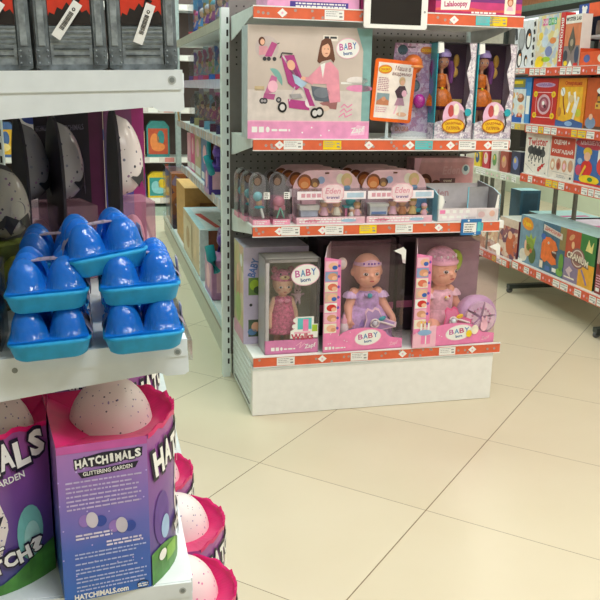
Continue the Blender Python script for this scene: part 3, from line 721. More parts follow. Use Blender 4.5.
def figure(m, x, y, z, hair, top, s=1., skin=SKIN):
    m.ell((x, y, z + .034 * s), (.0105 * s, .01 * s, .011 * s), skin, 10, 7); m.ell((x, y + .001, z + .038 * s), (.0115 * s, .011 * s, .009 * s), hair, 10, 6, a0=0, a1=PI * .55)
    m.lathe((x, y, z), [(.0115 * s, .006 * s), (.009 * s, .016 * s), (.006 * s, .025 * s)], top, 10)
    for sx in (-1, 1): m.tube([(x + sx * .007 * s, y, z + .022 * s), (x + sx * .013 * s, y - .003, z + .011 * s)], .0028 * s, skin, 6); m.tube([(x + sx * .004 * s, y, z), (x + sx * .004 * s, y, z + .008 * s)], .0035 * s, skin, 6)
def play_pack(label, p, kind):
    t = thing('playset_pack', label, 'toy pack', G, p, group='wide pink doll playset packs on the second shelf')
    w, h, d = .264, .192, .075
    top = [(0, 0), (w, 0), (w, .12)] + [(w * (.5 + .5 * math.cos(a)), .118 + (h - .118) * min(1, math.sin(a) * 1.25)) for a in [PI * (.06 + i * .88 / 12) for i in range(13)]] + [(0, .12)]
    PK = M('#efc6ce', .5, noise=.05)
    m = MB(); m.prism(top, 'y', d - .003, d, PK); f = front(m, 0, d - .003, 0)
    f.ell(.045, .15, .028, .028, M('#8a5238', .5), 1); f.ell(.045, .144, .023, .024, M('#d5793d', .5), 2); f.ell(.045, .138, .015, .012, M('#e4a066', .5), 3)
    f.ell(.085, .145, .019, .018, M('#8f6a52', .5), 1); f.ell(.086, .138, .009, .009, TAN, 2); f.ell(.11, .155, .014, .014, M('#9fb4d6', .5), 1)
    f.ell(.21, .155, .022, .026, M('#dcc08a', .5), 2); f.ell(.212, .148, .013, .015, SKIN, 3); f.ell(.185, .16, .016, .02, CREAM, 1); f.ell(.212, .125, .014, .01, M('#7fa4c8', .5), 3)
    m.box(w * .47, w * .53, d - .006, d - .003, h * .93, h * .96, BROWN); m.build('backing_card', t)
    m = MB(); m.box(0, w, 0, d - .004, 0, .018, M('#e6b5c4', .45)); m.box(0, w, .0, .003, .018, .026, M('#eac3ce', .45)); f = front(m); f.lines(.01, .02, .25, 2, .009, .005, WHITE, 1); f.ell(.2, .012, .03, .006, M('#9fc4dc', .5), 2); f.ell(.06, .012, .03, .006, M('#d06a8a', .5), 1)
    m.build('tray', t)
    m = MB(); m.box(.001, w - .001, .001, d - .004, .026, .125, HAZE); m.build('clear_cover', t)
    m = MB(); m.box(0, w, -.003, .0, .092, .122, M('#f4eaf0', .4)); f = front(m, 0, -.003, 0)
    for k, c in enumerate('EDEN'): f.rect(.015 + k * .02, .1, .03 + k * .02, .114, M('#dba0b0', .5), 1)
    oc = [(.092, .135), (.112, .15), (.158, .15), (.178, .135), (.178, .1), (.158, .078), (.112, .078), (.092, .1)]
    f.poly(oc, M('#e9b9c4', .4), 2); f.poly([(.135 + (x - .135) * .9, .114 + (y - .114) * .88) for x, y in oc], M('#f0d9de', .4), 3)
    f.text('Eden', .135, .124, .022, M('#dc98aa', .5), 4, w=.06, shear=.2, bold=.02); f.text('travel', .135, .1, .011, M('#7a5a9a', .5), 4, w=.05, bold=.02); f.line([(.1, .084), (.17, .084)], .002, WHITE, 4); f.rect(.19, .098, .255, .116, M('#b6cfe2', .5), 1)
    m.build('header_band', t)
    m = MB()
    if kind == 0:
        m.box(.02, .085, .02, .055, .026, .05, M('#c3cbe0', .4)); m.box(.015, .09, .015, .06, .05, .068, M('#ece6e4', .4)); m.box(.025, .08, .03, .06, .07, .085, LPINK)
        m.build('toy_bath', t)
        for (x, hr, tp) in ((.112, M('#ddd6d8', .5), LPINK), (.16, LIME, CREAM)):
            q = MB(); figure(q, x, .03, .02, hr, tp, 1.6); q.build('toy_figure', t)
        q = MB(); q.box(.19, .25, .025, .06, .055, .062, TEAL); q.ell((.22, .045, .078), (.02, .012, .018), TEAL); q.box(.195, .203, .03, .05, .02, .055, PINK); q.build('toy_table', t)
        q = MB(); figure(q, .218, .025, .02, WHITE, WHITE, .85); figure(q, .24, .025, .02, TAN, LPINK, 1.25); q.build('toy_figure', t)
    else:
        m.box(.018, .088, .02, .055, .026, .06, M('#e4e4ea', .4)); m.box(.024, .082, .016, .02, .03, .04, M('#6f8fc8', .4)); m.box(.015, .092, .015, .06, .06, .07, WHITE); m.build('toy_crib', t)
        for (x, hr, tp) in ((.112, M('#d9a4bc', .5), LPINK), (.15, M('#7a4a2e', .5), M('#c07a50', .5)), (.192, M('#dcb667', .5), M('#e2c07a', .5))):
            q = MB(); figure(q, x, .03, .02, hr, tp, 1.6); q.build('toy_figure', t)
        q = MB(); q.box(.205, .25, .03, .06, .05, .085, M('#4f8fc4', .4)); q.box(.205, .255, .02, .06, .035, .05, TEAL); q.build('toy_bed', t)
        q = MB(); figure(q, .235, .014, .02, LPINK, LPINK, 1.1); q.build('toy_figure', t)
    return t
pp0 = play_pack('wide pink playset pack with toy bath and green-haired doll, second shelf', (.168, .014, .7405), 0)
pp1 = play_pack('wide pink playset pack with white toy crib and blue toy bed, second shelf', (.44, .014, .7405), 1)
for k, nm in ((1, 'nearest spare'), (2, 'middle spare'), (3, 'rearmost spare')):
    dup(pp0, G, (.168 - .012 * k, .014 + .082 * k, .7405), label='%s pink playset pack behind the toy bath pack' % nm)
    dup(pp1, G, (.44 - .01 * k, .014 + .082 * k, .7405), label='%s pink playset pack behind the toy crib pack' % nm)
# pink box lying behind the tray
t = thing('playset_box', 'large pink playset box standing at the back behind the empty white tray', 'toy box', G, (.735, .3, .7405))
m = MB(); m.box(0, .265, 0, .09, 0, .218, M('#e2aeb6', .45, noise=.08)); m.prism([(-.004, .05), (.03, .218), (.0, .218)], 'y', -.001, 0, LPINK); f = front(m)
f.rect(.015, .0, .26, .2, M('#d9a0a6', .5), 1); f.ell(.05, .12, .03, .034, M('#6a3a2a', .5), 2); f.ell(.05, .112, .021, .025, SKIN2, 3); f.ell(.1, .1, .025, .028, M('#70402e', .5), 2); f.ell(.1, .095, .016, .018, SKIN2, 3); f.text('Eden', .165, .168, .034, M('#e3b6bd', .5), 2, .05, w=.08, shear=.2); f.rect(.115, .115, .185, .135, M('#7d5a5e', .5), 2); f.text('travel', .15, .125, .012, CREAM, 3); f.ell(.23, .17, .018, .022, M('#d8e2e6', .5), 2); f.ell(.23, .175, .01, .012, M('#5b8090', .5), 3)
for k in range(4): f.ell(.14 + k * .032, .05 + (k % 2) * .02, .014, .022, [SKIN, M('#d9b27a', .5), LPINK, SKIN2][k], 2)
m.build('carton', t)
t = thing('display_tray', 'empty white open-front cardboard tray at the right end of the second shelf', 'tray', G, (.724, .012, .7405))
m = MB(); w, d = .262, .2; TW = M('#e3dde0', .5, noise=.03); AQ = M('#8fd3e6', .4)
m.box(0, w, 0, d, 0, .003, TW); m.box(0, w, d - .003, d, 0, .125, TW); f = front(m); m.box(0, w, 0, .003, 0, .05, M('#eadfe2', .45))
m.prism([(0, 0), (d, 0), (d, .125), (d * .25, .118), (0, .1)], 'x', 0, .003, AQ); m.prism([(0, 0), (d, 0), (d, .125), (d * .25, .118), (0, .1)], 'x', .003, .005, M('#bfe4ee', .5))
m.prism([(0, 0), (d, 0), (d, .135), (d * .3, .12), (0, .1)], 'x', w - .003, w, AQ); m.prism([(0, 0), (d, 0), (d, .135), (d * .3, .12), (0, .1)], 'x', w - .006, w - .003, M('#8e8c90', .5))
m.prism([(.0, .05), (.018, .05), (.028, .075), (.02, .1), (0, .104)], 'y', 0, .003, WHITE)
m.prism([(w - .02, .05), (w, .05), (w, .1), (w - .012, .102)], 'y', 0, .003, WHITE)
for k in range(4): f.rect(.02 + k * .03, .012, .04 + k * .03, .022, WHITE, 2); f.rect(.035 + k * .028, .032, .05 + k * .028, .044, WHITE, 2)
f.rect(.01, .03, .032, .044, PINK, 1); f.rect(.165, .005, .25, .045, M('#d9cfd0', .5), 1); f.ell(.23, .028, .012, .012, M('#e0b2a0', .5), 2); f.ell(.185, .025, .015, .012, M('#d9b7b9', .5), 2)
fb = front(m, 0, d - .003, 0); fb.text('Eden', .09, .085, .03, M('#cfa3a8', .5), 1, .08, bold=.02); fb.ell(.075, .05, .03, .012, M('#9a9ca4', .5), 1); fb.rect(.06, .045, .12, .05, M('#7a7c88', .5), 2)
m.box(w - .1, w - .012, .085, .088, .02, .122, M('#a9a8ac', .5)); m.box(w - .1, w - .095, .084, .085, .02, .122, AQ); m.build('card_tray', t)

# ---- third shelf
t = thing('pram_box', 'large beige toy box printed with a girl kneeling at a pink doll pram', 'toy box', G, (-.016, .02, 1.0525))
w, h, d = .452, .386, .12; BG = M('#cdbfb5', .4, noise=.04, scale=8)
m = MB(); m.box(0, w, 0, d, 0, h, BG, mats=[M('#c9d2d6', .4), M('#9fc4c4', .4), BG, BG, BG, BG]); f = front(m)
f.rect(0, .0, w, .06, M('#ea9cc6', .4), 1); f.rect(0, .06, w, .064, LPINK, 1)
f.rect(0, .064, w, .17, M('#d8cec8', .45), 1)
f.poly([(w * .93, .064), (w, .064), (w, h), (w * .87, h), (w * .93, h * .8)], M('#84b0ae', .45), 2)
foot_icons(f, .015, .022, .02, WHITE, 2)
f.poly([(w * .84, .012), (w * .9, .05), (w * .97, .045), (w * .96, .015)], M('#f3c1dc', .4), 2); f.text('Zapf', w * .905, .03, .026, WHITE, 3, .15, shear=.2)
for x, y in ((.2, .022), (.235, .04), (.27, .012), (.3, .03)): f.ell(x, y, .003, .003, WHITE, 2, n=8)
# round inset with a small scene
f.ell(.068, h * .805, .042, .04, M('#c6b8b4', .5), 1); f.ell(.05, h * .86, .012, .015, M('#5a3326', .5), 2); f.ell(.052, h * .855, .008, .01, SKIN, 3); f.poly([(.04, h * .82), (.07, h * .82), (.075, h * .75), (.04, h * .74)], M('#dfa0aa', .5), 2)
f.poly([(.085, h * .86), (.105, h * .84), (.085, h * .73), (.06, h * .73)], M('#b84f8a', .5), 3); [f.ell(x, h * .71, .007, .007, INK, 4) for x in (.06, .075, .095)]
f.line([(.105, h * .84), (.112, h * .85)], .003, INK, 3)
# small pram on the left
f.ell(.09, h * .5, .035, .05, M('#7fb3ac', .5), 1, a0=-.2, a1=PI * .6); f.rect(.025, h * .43, .06, h * .47, M('#c7b18a', .5), 1)
f.poly([(.085, h * .57), (.105, h * .55), (.1, h * .42), (.06, h * .4)], M('#c56a9c', .5), 2); f.ell(.09, h * .47, .018, .02, LPINK, 3); f.poly([(.06, h * .41), (.1, h * .4), (.095, h * .35), (.055, h * .36)], M('#b2568c', .5), 2)
for x in (.052, .062, .112): f.ell(x, h * .34 + (x > .1) * .004, .01, .01, INK, 3); f.ell(x, h * .34 + (x > .1) * .004, .005, .005, LGREY, 4)
f.rect(.34, h * .5, .43, h * .52, WHITE, 2); f.ell(.4, h * .535, .04, .014, M('#e9e2df', .5), 2); f.ell(.41, h * .465, .05, .012, M('#e58fbb', .5), 2)
# girl kneeling
HAIR = M('#6a3f2c', .5); CARD = M('#e79aac', .5)
f.poly([(.25, h * .7), (.258, h * .82), (.264, h * .88), (.28, h * .91), (.298, h * .9), (.306, h * .84), (.316, h * .72), (.31, h * .69), (.3, h * .72), (.268, h * .7), (.258, h * .68)], HAIR, 3)
f.ell(.281, h * .8, .016, .024, SKIN, 5); f.poly([(.264, h * .83), (.268, h * .88), (.298, h * .88), (.3, h * .82), (.288, h * .86)], HAIR, 6); f.ell(.276, h * .81, .002, .002, INK, 5); f.ell(.289, h * .81, .002, .002, INK, 5); f.ell(.283, h * .77, .006, .002, M('#b94a4a', .5), 5)
f.poly([(.26, h * .66), (.3, h * .7), (.33, h * .62), (.34, h * .34), (.3, h * .33), (.285, h * .5), (.24, h * .5), (.22, h * .56)], CARD, 4)
f.poly([(.262, h * .67), (.28, h * .69), (.272, h * .55)], WHITE, 5); f.poly([(.235, h * .49), (.2, h * .53), (.205, h * .56), (.25, h * .55)], CARD, 5); f.ell(.2, h * .545, .009, .007, SKIN, 6)
f.poly([(.23, h * .48), (.3, h * .46), (.305, h * .33), (.245, h * .35), (.235, h * .4)], M('#5d6572', .5), 3); f.ell(.27, h * .42, .03, .018, M('#767d88', .5), 4); f.poly([(.26, h * .33), (.33, h * .36), (.325, h * .27), (.29, h * .28)], M('#a06a6a', .5), 3); f.ell(.28, h * .28, .02, .01, M('#dcc6b6', .5), 4)
# big pram
PM = M('#b13f86', .45); PM2 = M('#d77bb0', .45)
f.poly([(.118, h * .74), (.165, h * .75), (.185, h * .62), (.205, h * .5), (.175, h * .44), (.145, h * .5)], PM, 5); f.poly([(.135, h * .7), (.16, h * .7), (.195, h * .52), (.175, h * .48)], M('#8f3470', .5), 6)
f.ell(.155, h * .66, .014, .018, SKIN, 7, .4); f.poly([(.16, h * .58), (.18, h * .56), (.215, h * .5), (.195, h * .46), (.17, h * .5)], M('#a9c4dc', .5), 7)
f.line([(.115, h * .72), (.122, h * .765), (.16, h * .76)], .004, INK, 6)
f.line([(.125, h * .74), (.2, h * .45), (.25, h * .3)], .006, M('#cfc7cc', .3), 6); f.line([(.17, h * .47), (.15, h * .34)], .004, M('#cfc7cc', .3), 6); f.poly([(.2, h * .47), (.22, h * .45), (.245, h * .3), (.225, h * .3)], PM, 7)
f.poly([(.145, h * .36), (.22, h * .34), (.225, h * .26), (.15, h * .28)], PM, 5); f.poly([(.15, h * .4), (.19, h * .41), (.2, h * .37), (.16, h * .36)], LGREY, 6); f.ell(.225, h * .33, .017, .018, M('#e9dfe2', .5), 6)
for x, y in ((.125, .285), (.245, .235), (.262, .245)): f.ell(x, h * y, .0165, .0185, BLACK, 7); f.ell(x, h * y, .0095, .011, M('#d8d5d4', .4), 8)
f.rect(.27, h * .88, .325, h * .93, M('#efe7dd', .5), 2); f.lines(.275, h * .92, .32, 1, .01, .007, INK, 3, 0)
baby_logo(f, .362, h * .82, .044, .036, 3)
for k in range(3): f.line([(.335 + k * .004, h * (.2 + k * .045)), (.355, h * (.24 + k * .04)), (.36 + k * .004, h * (.2 + k * .045)), (.385, h * (.23 + k * .045))], .0035, PINK, 3)
m.build('carton', t, .0015)

t = thing('sign_stand', 'orange framed notice card on a small clear stand in front of the wand pack', 'sign', G, (.436, .015, 1.0525))
m = MB(); A = rad(-4); c_, s_ = math.cos(A), math.sin(A); w, h = .16, .22; z0 = .056
def TL(x, y): return (x * c_ - y * s_, y * c_ + x * s_ + z0 + .012)
rr = .012; outl = []
for cx, cy, a0 in ((w - rr, rr, -90), (w - rr, h - rr, 0), (rr, h - rr, 90), (rr, rr, 180)):
    for k in range(5): a = rad(a0 + 22.5 * k); outl.append(TL(cx + rr * math.cos(a), cy + rr * math.sin(a)))
m.prism(outl, 'y', 0, .006, M('#ef6a1f', .3)); m.build('frame', t)
m = MB(); f = Art(m, (0, 0, 0), fn=lambda x, y, l: (TL(x, y)[0], -.0005 - l, TL(x, y)[1]))
f.rect(.013, .012, w - .013, h - .012, M('#efe4dc', .5), 0); f.ell(.04, h - .036, .026, .016, M('#e08a2a', .5), 1, .1); f.ell(.04, h - .036, .022, .009, YELLOW, 2, .1); f.text('СКАЗКА', .04, h - .036, .009, RED, 3, .1, w=.036)
f.text('Маша в', .108, h - .028, .017, M('#7a3a3a', .5), 2, w=.06, shear=.15, bold=.0); f.text('академии', .105, h - .05, .014, M('#7a3a3a', .5), 2, w=.075, shear=.15, bold=0)
f.lines(.018, .155, .062, 8, .0062, .003, M('#b07a8a', .5)); f.rect(.018, .058, .066, .1, M('#8aa0a8', .5)); f.poly([(.018, .058), (.066, .058), (.066, .075), (.04, .085), (.018, .07)], M('#c27f5c', .5), 2); f.ell(.045, .08, .008, .008, SKIN2, 3); f.lines(.018, .05, .062, 3, .007, .0028, M('#d79aae', .5))
f.ell(.11, .148, .012, .015, M('#d8b58a', .5), 1); f.ell(.112, .142, .008, .01, SKIN, 2); f.poly([(.1, .13), (.122, .132), (.135, .105), (.122, .1), (.118, .085), (.098, .085), (.085, .11)], M('#4a3340', .5), 2); f.poly([(.098, .088), (.12, .088), (.128, .062), (.088, .06)], M('#b68aa0', .5), 3); f.ell(.122, .105, .01, .012, LPINK, 4); f.line([(.1, .062), (.09, .03)], .005, LPINK, 3); f.line([(.115, .062), (.112, .025)], .005, CREAM, 3); f.ell(.12, .03, .02, .008, M('#e9b79a', .5), 2)
m.build('notice', t)
m = MB(); m.box(.055, .085, -.02, .03, 0, .006, M('#b9c6c8', .2)); m.prism([(.064, .006), (.076, .006), (.074, .075), (.066, .075)], 'y', .004, .01, M('#b9c6c8', .2)); m.build('stand', t)

t = thing('wand_pack', 'pink starry blister pack with an orange-topped toy microphone wand', 'toy pack', G, (.545, .075, 1.0525))
w, h = .158, .345
m = MB(); STAR = Mmulti(['#c9a6c8', '#d9bfd8', '#b88fb6', '#e3cfe0', '#c58fb0'], 70)
m.prism([(0, 0), (w, 0), (w - .008, .06), (w, .1), (w, h), (.0, h), (-.008, h * .6), (.005, .1)], 'y', .0, .004, STAR); f = front(m)
f.ell(.03, h * .93, .02, .018, M('#3f5a66', .5)); f.rect(.05, h * .955, .08, h * .965, BLACK); f.ell(.125, h * .93, .026, .014, M('#d9843a', .5)); f.text('СКАЗКА', .125, h * .93, .01, YELLOW, 2, w=.04)
f.ell(.085, h * .56, .02, .022, M('#4d5f70', .4)); f.ell(.085, h * .56, .014, .015, M('#6f8a92', .4), 2); f.ell(.03, .035, .034, .018, M('#e7c7d6', .5)); f.text('СКАЗКА', .04, .035, .018, M('#d27a4a', .5), 2, w=.055); f.poly([(0, .0), (w, 0), (w, .018), (w * .5, .028), (0, .015)], WHITE)
m.build('backing_card', t)
m = MB(); m.ell((.062, -.028, h * .78), (.037, .03, .036), M('#e8762c', .3)); m.lathe((.062, -.028, h * .78 - .012), [(.0375, 0), (.039, .004), (.0375, .008)], M('#f2a05a', .3), 20); m.build('wand_head', t)
m = MB(); m.tube([(.062, -.028, h * .7), (.05, -.02, h * .5), (.036, -.016, h * .2)], [.014, .01, .012], M('#5c4a52', .3), 12); m.ell((.036, -.016, h * .19), (.014, .012, .016), M('#6a55b0', .3)); m.ell((.068, -.026, h * .66), (.014, .012, .01), M('#4a3038', .4)); m.build('wand_handle', t)
m = MB(); m.ell((.1, -.012, h * .4), (.024, .016, .026), M('#c02aa0', .12)); m.ell((.1, -.022, h * .415), (.012, .008, .012), M('#d860bd', .12)); m.build('gem', t)
m = MB(); m.box(.0, w, -.065, -.002, .01, h * .9, SOFT); m.build('clear_cover', t)

def fashion_box(label, dl, p):
    t = thing('fashion_doll_box', label, 'toy box', G, p, group='boxed fashion dolls on the third shelf')
    w, h, d = .155, .35, .085; BK = M('#6b4a60', .5, noise=.05)
    m = MB(); m.box(0, w, d - .004, d, 0, h, BK); m.box(0, .004, 0, d, 0, h, TEAL, mats=[TEAL, M('#3a2b3a', .5), TEAL, TEAL, TEAL, TEAL]); m.box(w - .004, w, 0, d, 0, h, M('#cbbcc8', .4)); m.box(0, w, 0, d, h - .004, h, DARK); m.box(0, w, 0, d, 0, .004, WHITE)
    FL = Mmulti(['#d6cfd6', '#e8e2e6', '#a9a0b2', '#c9b9c8', '#efe9ec'], 90)
    m.prism([(0, 0), (w, 0), (w, .05), (w * .8, .07), (w * .5, .06), (.03, .07), (0, .06)], 'y', 0, .003, FL)
    m.prism([(w, .05), (w, h), (w - .03, h), (w - .02, h * .85), (w - .034, h * .7), (w - .016, h * .5), (w - .03, h * .35), (w - .02, .06)], 'y', 0, .003, FL)
    m.prism([(0, h * .88), (.026, h * .9), (.022, h), (0, h)], 'y', 0, .003, WHITE)
    f = front(m); f.ell(w * .5, .085, .045, .055, M('#e7b8d2', .5), 10); f.ell(w * .42, .105, .012, .022, M('#c24a4a', .5), 11); f.ell(w * .55, .11, .012, .022, CREAM, 11); f.ell(w * .7, .08, .016, .03, WHITE, 10); f.line([(w * .76, .1), (w * .84, .06), (w * .78, .03)], .006, INK, 11); f.ell(w * .86, .1, .014, .014, TEAL, 10)
    f.ell(w * .5, .05, .047, .028, M('#b86a1c', .5), 12); f.ell(w * .5, .05, .042, .023, M('#f0c02a', .4), 13); f.text('СКАЗОЧНЫЙ', w * .5, .058, .012, M('#a8361c', .5), 14, w=.065, arc=.004); f.text('ПАТРУЛЬ', w * .5, .042, .012, M('#a8361c', .5), 14, w=.055)
    fs = Art(m, (0, d, 0), (0, -1, 0), (0, 0, 1)); [fs.ell(d * .5, h * q, .022, .03, M('#7d8fc8', .5)) for q in (.35, .55, .75)]; fs.rect(0, 0, d, .06, FL)
    m.build('carton', t)
    m = MB(); m.box(.004, w - .014, .001, .002, .06, h - .005, SOFT); m.build('window', t)
    q = MB(); q.ell((w * .66, .06, h * .82), (.012, .008, .024), M('#dba33a', .4)); q.ell((w * .62, .06, h * .7), (.016, .008, .02), M('#e3b354', .4)); q.build('hair_brush', t)
    q = MB(); q.box(w * .56, w * .82, .045, .06, h * .38, h * .42, M('#e0c070', .4), fr=Matrix.Rotation(.0, 4, 'Y')); q.box(w * .58, w * .8, .044, .045, h * .345, h * .375, CREAM); q.build('toy_book', t)
    q = MB(); q.tube([(w * .1, .05, h * .33), (w * .4, .03, h * .34), (w * .6, .05, h * .32)], .01, M('#a64a86', .5)); q.build('ribbon', t)
    # the doll
    dd = thing('fashion_doll', dl, 'doll', G, (p[0] + .04, p[1] + .05, p[2] + .03), group='fashion dolls in the orange dresses')
    hz = .255
    sh = [('e', (0, 0, hz), (.027, .025, .03)), ('c', (0, 0, hz - .02), (0, 0, hz - .045), .007, .008), ('e', (0, 0, hz - .07), (.017, .012, .026)), ('e', (0, 0, hz - .11), (.017, .013, .02))]
    for sx in (-1, 1): sh += [('c', (sx * .018, 0, hz - .052), (sx * .03, -.006, hz - .095), .0065, .006), ('c', (sx * .03, -.006, hz - .095), (sx * .026, -.02, hz - .13), .006, .005), ('e', (sx * .026, -.022, hz - .138), (.005, .004, .008)), ('c', (sx * .009, 0, hz - .12), (sx * .01, 0, .02), .0105, .007), ('e', (sx * .01, -.008, .012), (.007, .014, .006))]
    blob('body', sh, SKIN2, dd, .0025, 2); doll_face(dd, (0, 0, hz - .003), (.027, .0255, .03), eye='#4a2a5a', s=.5)
    q = MB(); HV = M('#7a3a78', .5, noise=.1); q.ell((0, .006, hz + .006), (.033, .029, .033), HV, a0=0, a1=PI * .55); q.lathe((.0, .012, hz - .095), [(.03, 0), (.046, .04), (.038, .09), (.024, .11)], HV, 18, 1, .7, a0=0, a1=PI); q.tube([(.03, .0, hz), (.04, 0, hz - .03), (.036, -.004, hz - .08)], [.014, .014, .008], HV); q.tube([(-.03, .0, hz), (-.036, 0, hz - .03), (-.032, -.004, hz - .07)], [.012, .012, .007], HV); q.build('hair', dd)
    q = MB(); q.lathe((0, .002, hz + .014), [(.033, 0), (.035, .008), (.025, .026), (0, .032)], M('#bda0dc', .5), 18); q.build('hat', dd)
    q = MB(); OD = M('#e8761e', .35, noise=.15, scale=80); q.lathe((0, 0, hz - .044), [(.008, 0), (.021, -.008), (.022, -.03), (.018, -.054)], OD, 20, 1, .8); q.lathe((0, 0, hz - .098), [(.018, 0), (.038, -.015), (.048, -.045), (.05, -.066)], OD, 36, 1, .75, .08, 9); q.build('dress', dd)
    q = MB(); q.lathe((0, 0, hz - .105), [(.0175, 0), (.0185, .005), (.0175, .01)], BLACK, 20, 1, .85); q.ell((0, -.017, hz - .1), (.006, .004, .006), YELLOW); q.build('belt', dd)
    return t
fashion_box('left teal-sided doll box with a purple-hatted doll in orange, third shelf', 'doll in a shiny orange dress inside the left teal-sided box', (.687, .012, 1.0525))
fashion_box('right teal-sided doll box at the end of the third shelf', 'doll in a shiny orange dress inside the rightmost teal-sided box', (.85, .012, 1.0525))

# ---- top shelf
t = thing('toy_box', 'pale pink toy box with a violet caption strip on the top shelf, left half', 'toy box', G, (.05, .01, 1.4975))
m = MB(); m.box(0, .33, 0, .2, 0, .2, M('#eaa6cf', .4)); f = front(m); f.rect(.08, .0, .29, .022, M('#4a3a94', .4)); f.lines(.1, .018, .28, 2, .009, .005, WHITE, 2, 0); f.ell(.07, .16, .04, .03, WHITE); m.build('carton', t)
t = thing('toy_box', 'deep pink toy box partly hidden by the hanging white tablet', 'toy box', G, (.39, .02, 1.4975))
m = MB(); m.box(0, .24, 0, .2, 0, .18, M('#b8427f', .4)); front(m).rect(.17, .01, .235, .16, M('#e0a8be', .5)); m.build('carton', t)
t = thing('toy_box', 'magenta doll box with white script banner at the right end of the top shelf', 'toy box', G, (.665, .004, 1.4975))
m = MB(); m.box(0, .34, 0, .18, 0, .2, M('#d0457f', .35)); f = front(m)
f.rect(0, 0, .34, .012, M('#c02a66', .4)); f.poly([(.0, .012), (.34, .012), (.34, .024), (.2, .018), (.1, .03), (0, .02)], M('#e0655a', .4)); f.rect(0, .045, .34, .2, M('#7f3a80', .4))
f.poly([(.02, .014), (.13, .018), (.135, .052), (.1, .065), (.02, .05)], WHITE, 2); f.text('Lalaloopsy', .078, .034, .024, M('#c23a76', .4), 3, .06, w=.09, bold=.03); f.lines(.14, .012, .24, 1, .01, .006, WHITE, 2, 0)
f.rect(.27, .008, .315, .075, CREAM, 2); f.ell(.292, .05, .012, .016, M('#b5603a', .5), 3); f.ell(.292, .047, .008, .01, SKIN, 4); f.poly([(.278, .02), (.306, .02), (.3, .036), (.284, .036)], LPINK, 3); m.build('carton', t)
t = thing('tablet', 'white framed tablet screen hung on the front of the top shelf rail', 'tablet', G, (.386, -.03, 1.438))
m = MB(); w, h = .236, .18; rr = .01; outl = []
for cx, cy, a0 in ((w - rr, rr, -90), (w - rr, h - rr, 0), (rr, h - rr, 90), (rr, rr, 180)):
    for k in range(5): a = rad(a0 + 22.5 * k); outl.append((cx + rr * math.cos(a), cy + rr * math.sin(a)))
m.prism(outl, 'y', 0, .008, WHITE); front(m).ell(w - .011, h * .33, .004, .004, LGREY); m.build('case', t)
m = MB(); f = front(m, 0, -.0002, 0); f.rect(.024, .014, w - .024, h - .014, M('#2b2726', .08, noise=0), 1); m.build('screen', t)
m = MB(); m.box(.09, .15, .008, .024, .02, .05, LGREY); m.build('mount', t)

# ================================================================== AISLE RUN behind the centre display (faces left)
run = thing('shelving_run', 'long white shop shelving run behind the centre display facing the left aisle', 'shelf', G)
m = MB(); m.box(.0, .46, .5, 4.2, .0, .15, M('#c9cdc2', .45, noise=.03)); m.box(-.004, .0, .5, 4.2, .11, .13, M('#8c8a80', .4)); m.build('plinth', run)
m = MB(); m.box(.43, .47, .5, 2.78, .15, 1.75, M('#b3b0aa', .6)); m.build('back_panel', run)
RAILT = Mmulti(['#b9b7c6', '#a7a2ad', '#cfcdd6', '#b79d92', '#9db4c6', '#c7b4a8'], 28)
for z, col, bend in ((.165, M('#bcd6dc', .35), 4.2), (.72, RAILT, 2.5), (1.0, RAILT, 2.76), (1.25, M('#b9cfe4', .15), 2.76), (1.5, M('#b7b2a6', .4), 2.76)):
    m = MB(); m.box(.0, .45, .5, bend, z - .025, z, SHELFW); m.build('shelf', run)
    m = MB(); m.box(-.008, -.001, .52, bend, z - .03, z + .012, col); m.build('price_rail', run)
def aisle_thing(name, label, cat, b, z, a=.03, group=None, turn=-90):   # local x runs toward the viewer, front faces the aisle
    return thing(name, label, cat, G, (a, b, z), turn, group)
rn = random.Random(11)
# deck: two big cartons with clear lids
t = aisle_thing('toy_carton', 'large brown toy carton with a picture lid standing on the low aisle deck', 'toy box', 2.52, .166, .0)
w, h, d = .93, .285, .36; WD = M('#c9b089', .35, noise=.12, scale=5)
m = MB(); m.box(0, w, 0, d, 0, h, WD, mats=[WD, M('#7d4a33', .5, noise=.12), WD, WD, WD, M('#b7d7e0', .4)])
m.box(w - .05, w + .002, -.002, .045, 0, h + .004, M('#d4dde2', .3)); fa = Art(m, (0, 0, h), (1, 0, 0), (0, 1, 0)); fa.rect(.05, .04, w - .06, d - .02, M('#d9e6ea', .4)); fa.poly([(.3, .04), (w - .1, .1), (w - .1, .13), (.3, .08)], RED, 2); fa.rect(.55, .15, w - .1, .33, M('#6f8a9a', .4), 2); fa.ell(.72, .24, .08, .06, M('#e0b08a', .5), 3)
f = front(m, 0, -.0025, 0); [f.ell(w - .025, zz, .009, .009, c) for zz, c in ((.06, M('#4f9a8a', .5)), (.1, GREY), (.15, M('#7a8fc0', .5)), (.2, GREY))]; f.rect(w - .038, .02, w - .012, .03, M('#b98ab0', .5))
f.rect(.05, .03, .5, .25, M('#d8c8a6', .4)); f.ell(.3, .14, .1, .07, M('#b99a70', .5), 2)
m.build('carton', t)
t = aisle_thing('toy_carton', 'tan cardboard toy carton further along the low aisle deck', 'toy box', 3.2, .166, .02)
m = MB(); m.box(0, .6, 0, .34, 0, .4, M('#c99a55', .5, noise=.08), mats=[None, M('#b98748', .5), None, None, None, M('#d6ab66', .5)]); f = Art(m, (.6, 0, 0), (0, 1, 0), (0, 0, 1)); f.rect(.1, .12, .3, .3, M('#8a5a34', .5)); f.ell(.2, .22, .05, .04, TAN, 2); m.build('carton', t)
t = aisle_thing('toy_carton', 'clear fronted toy carton with dark purple contents at the far deck end', 'toy box', 3.95, .166, -.02)
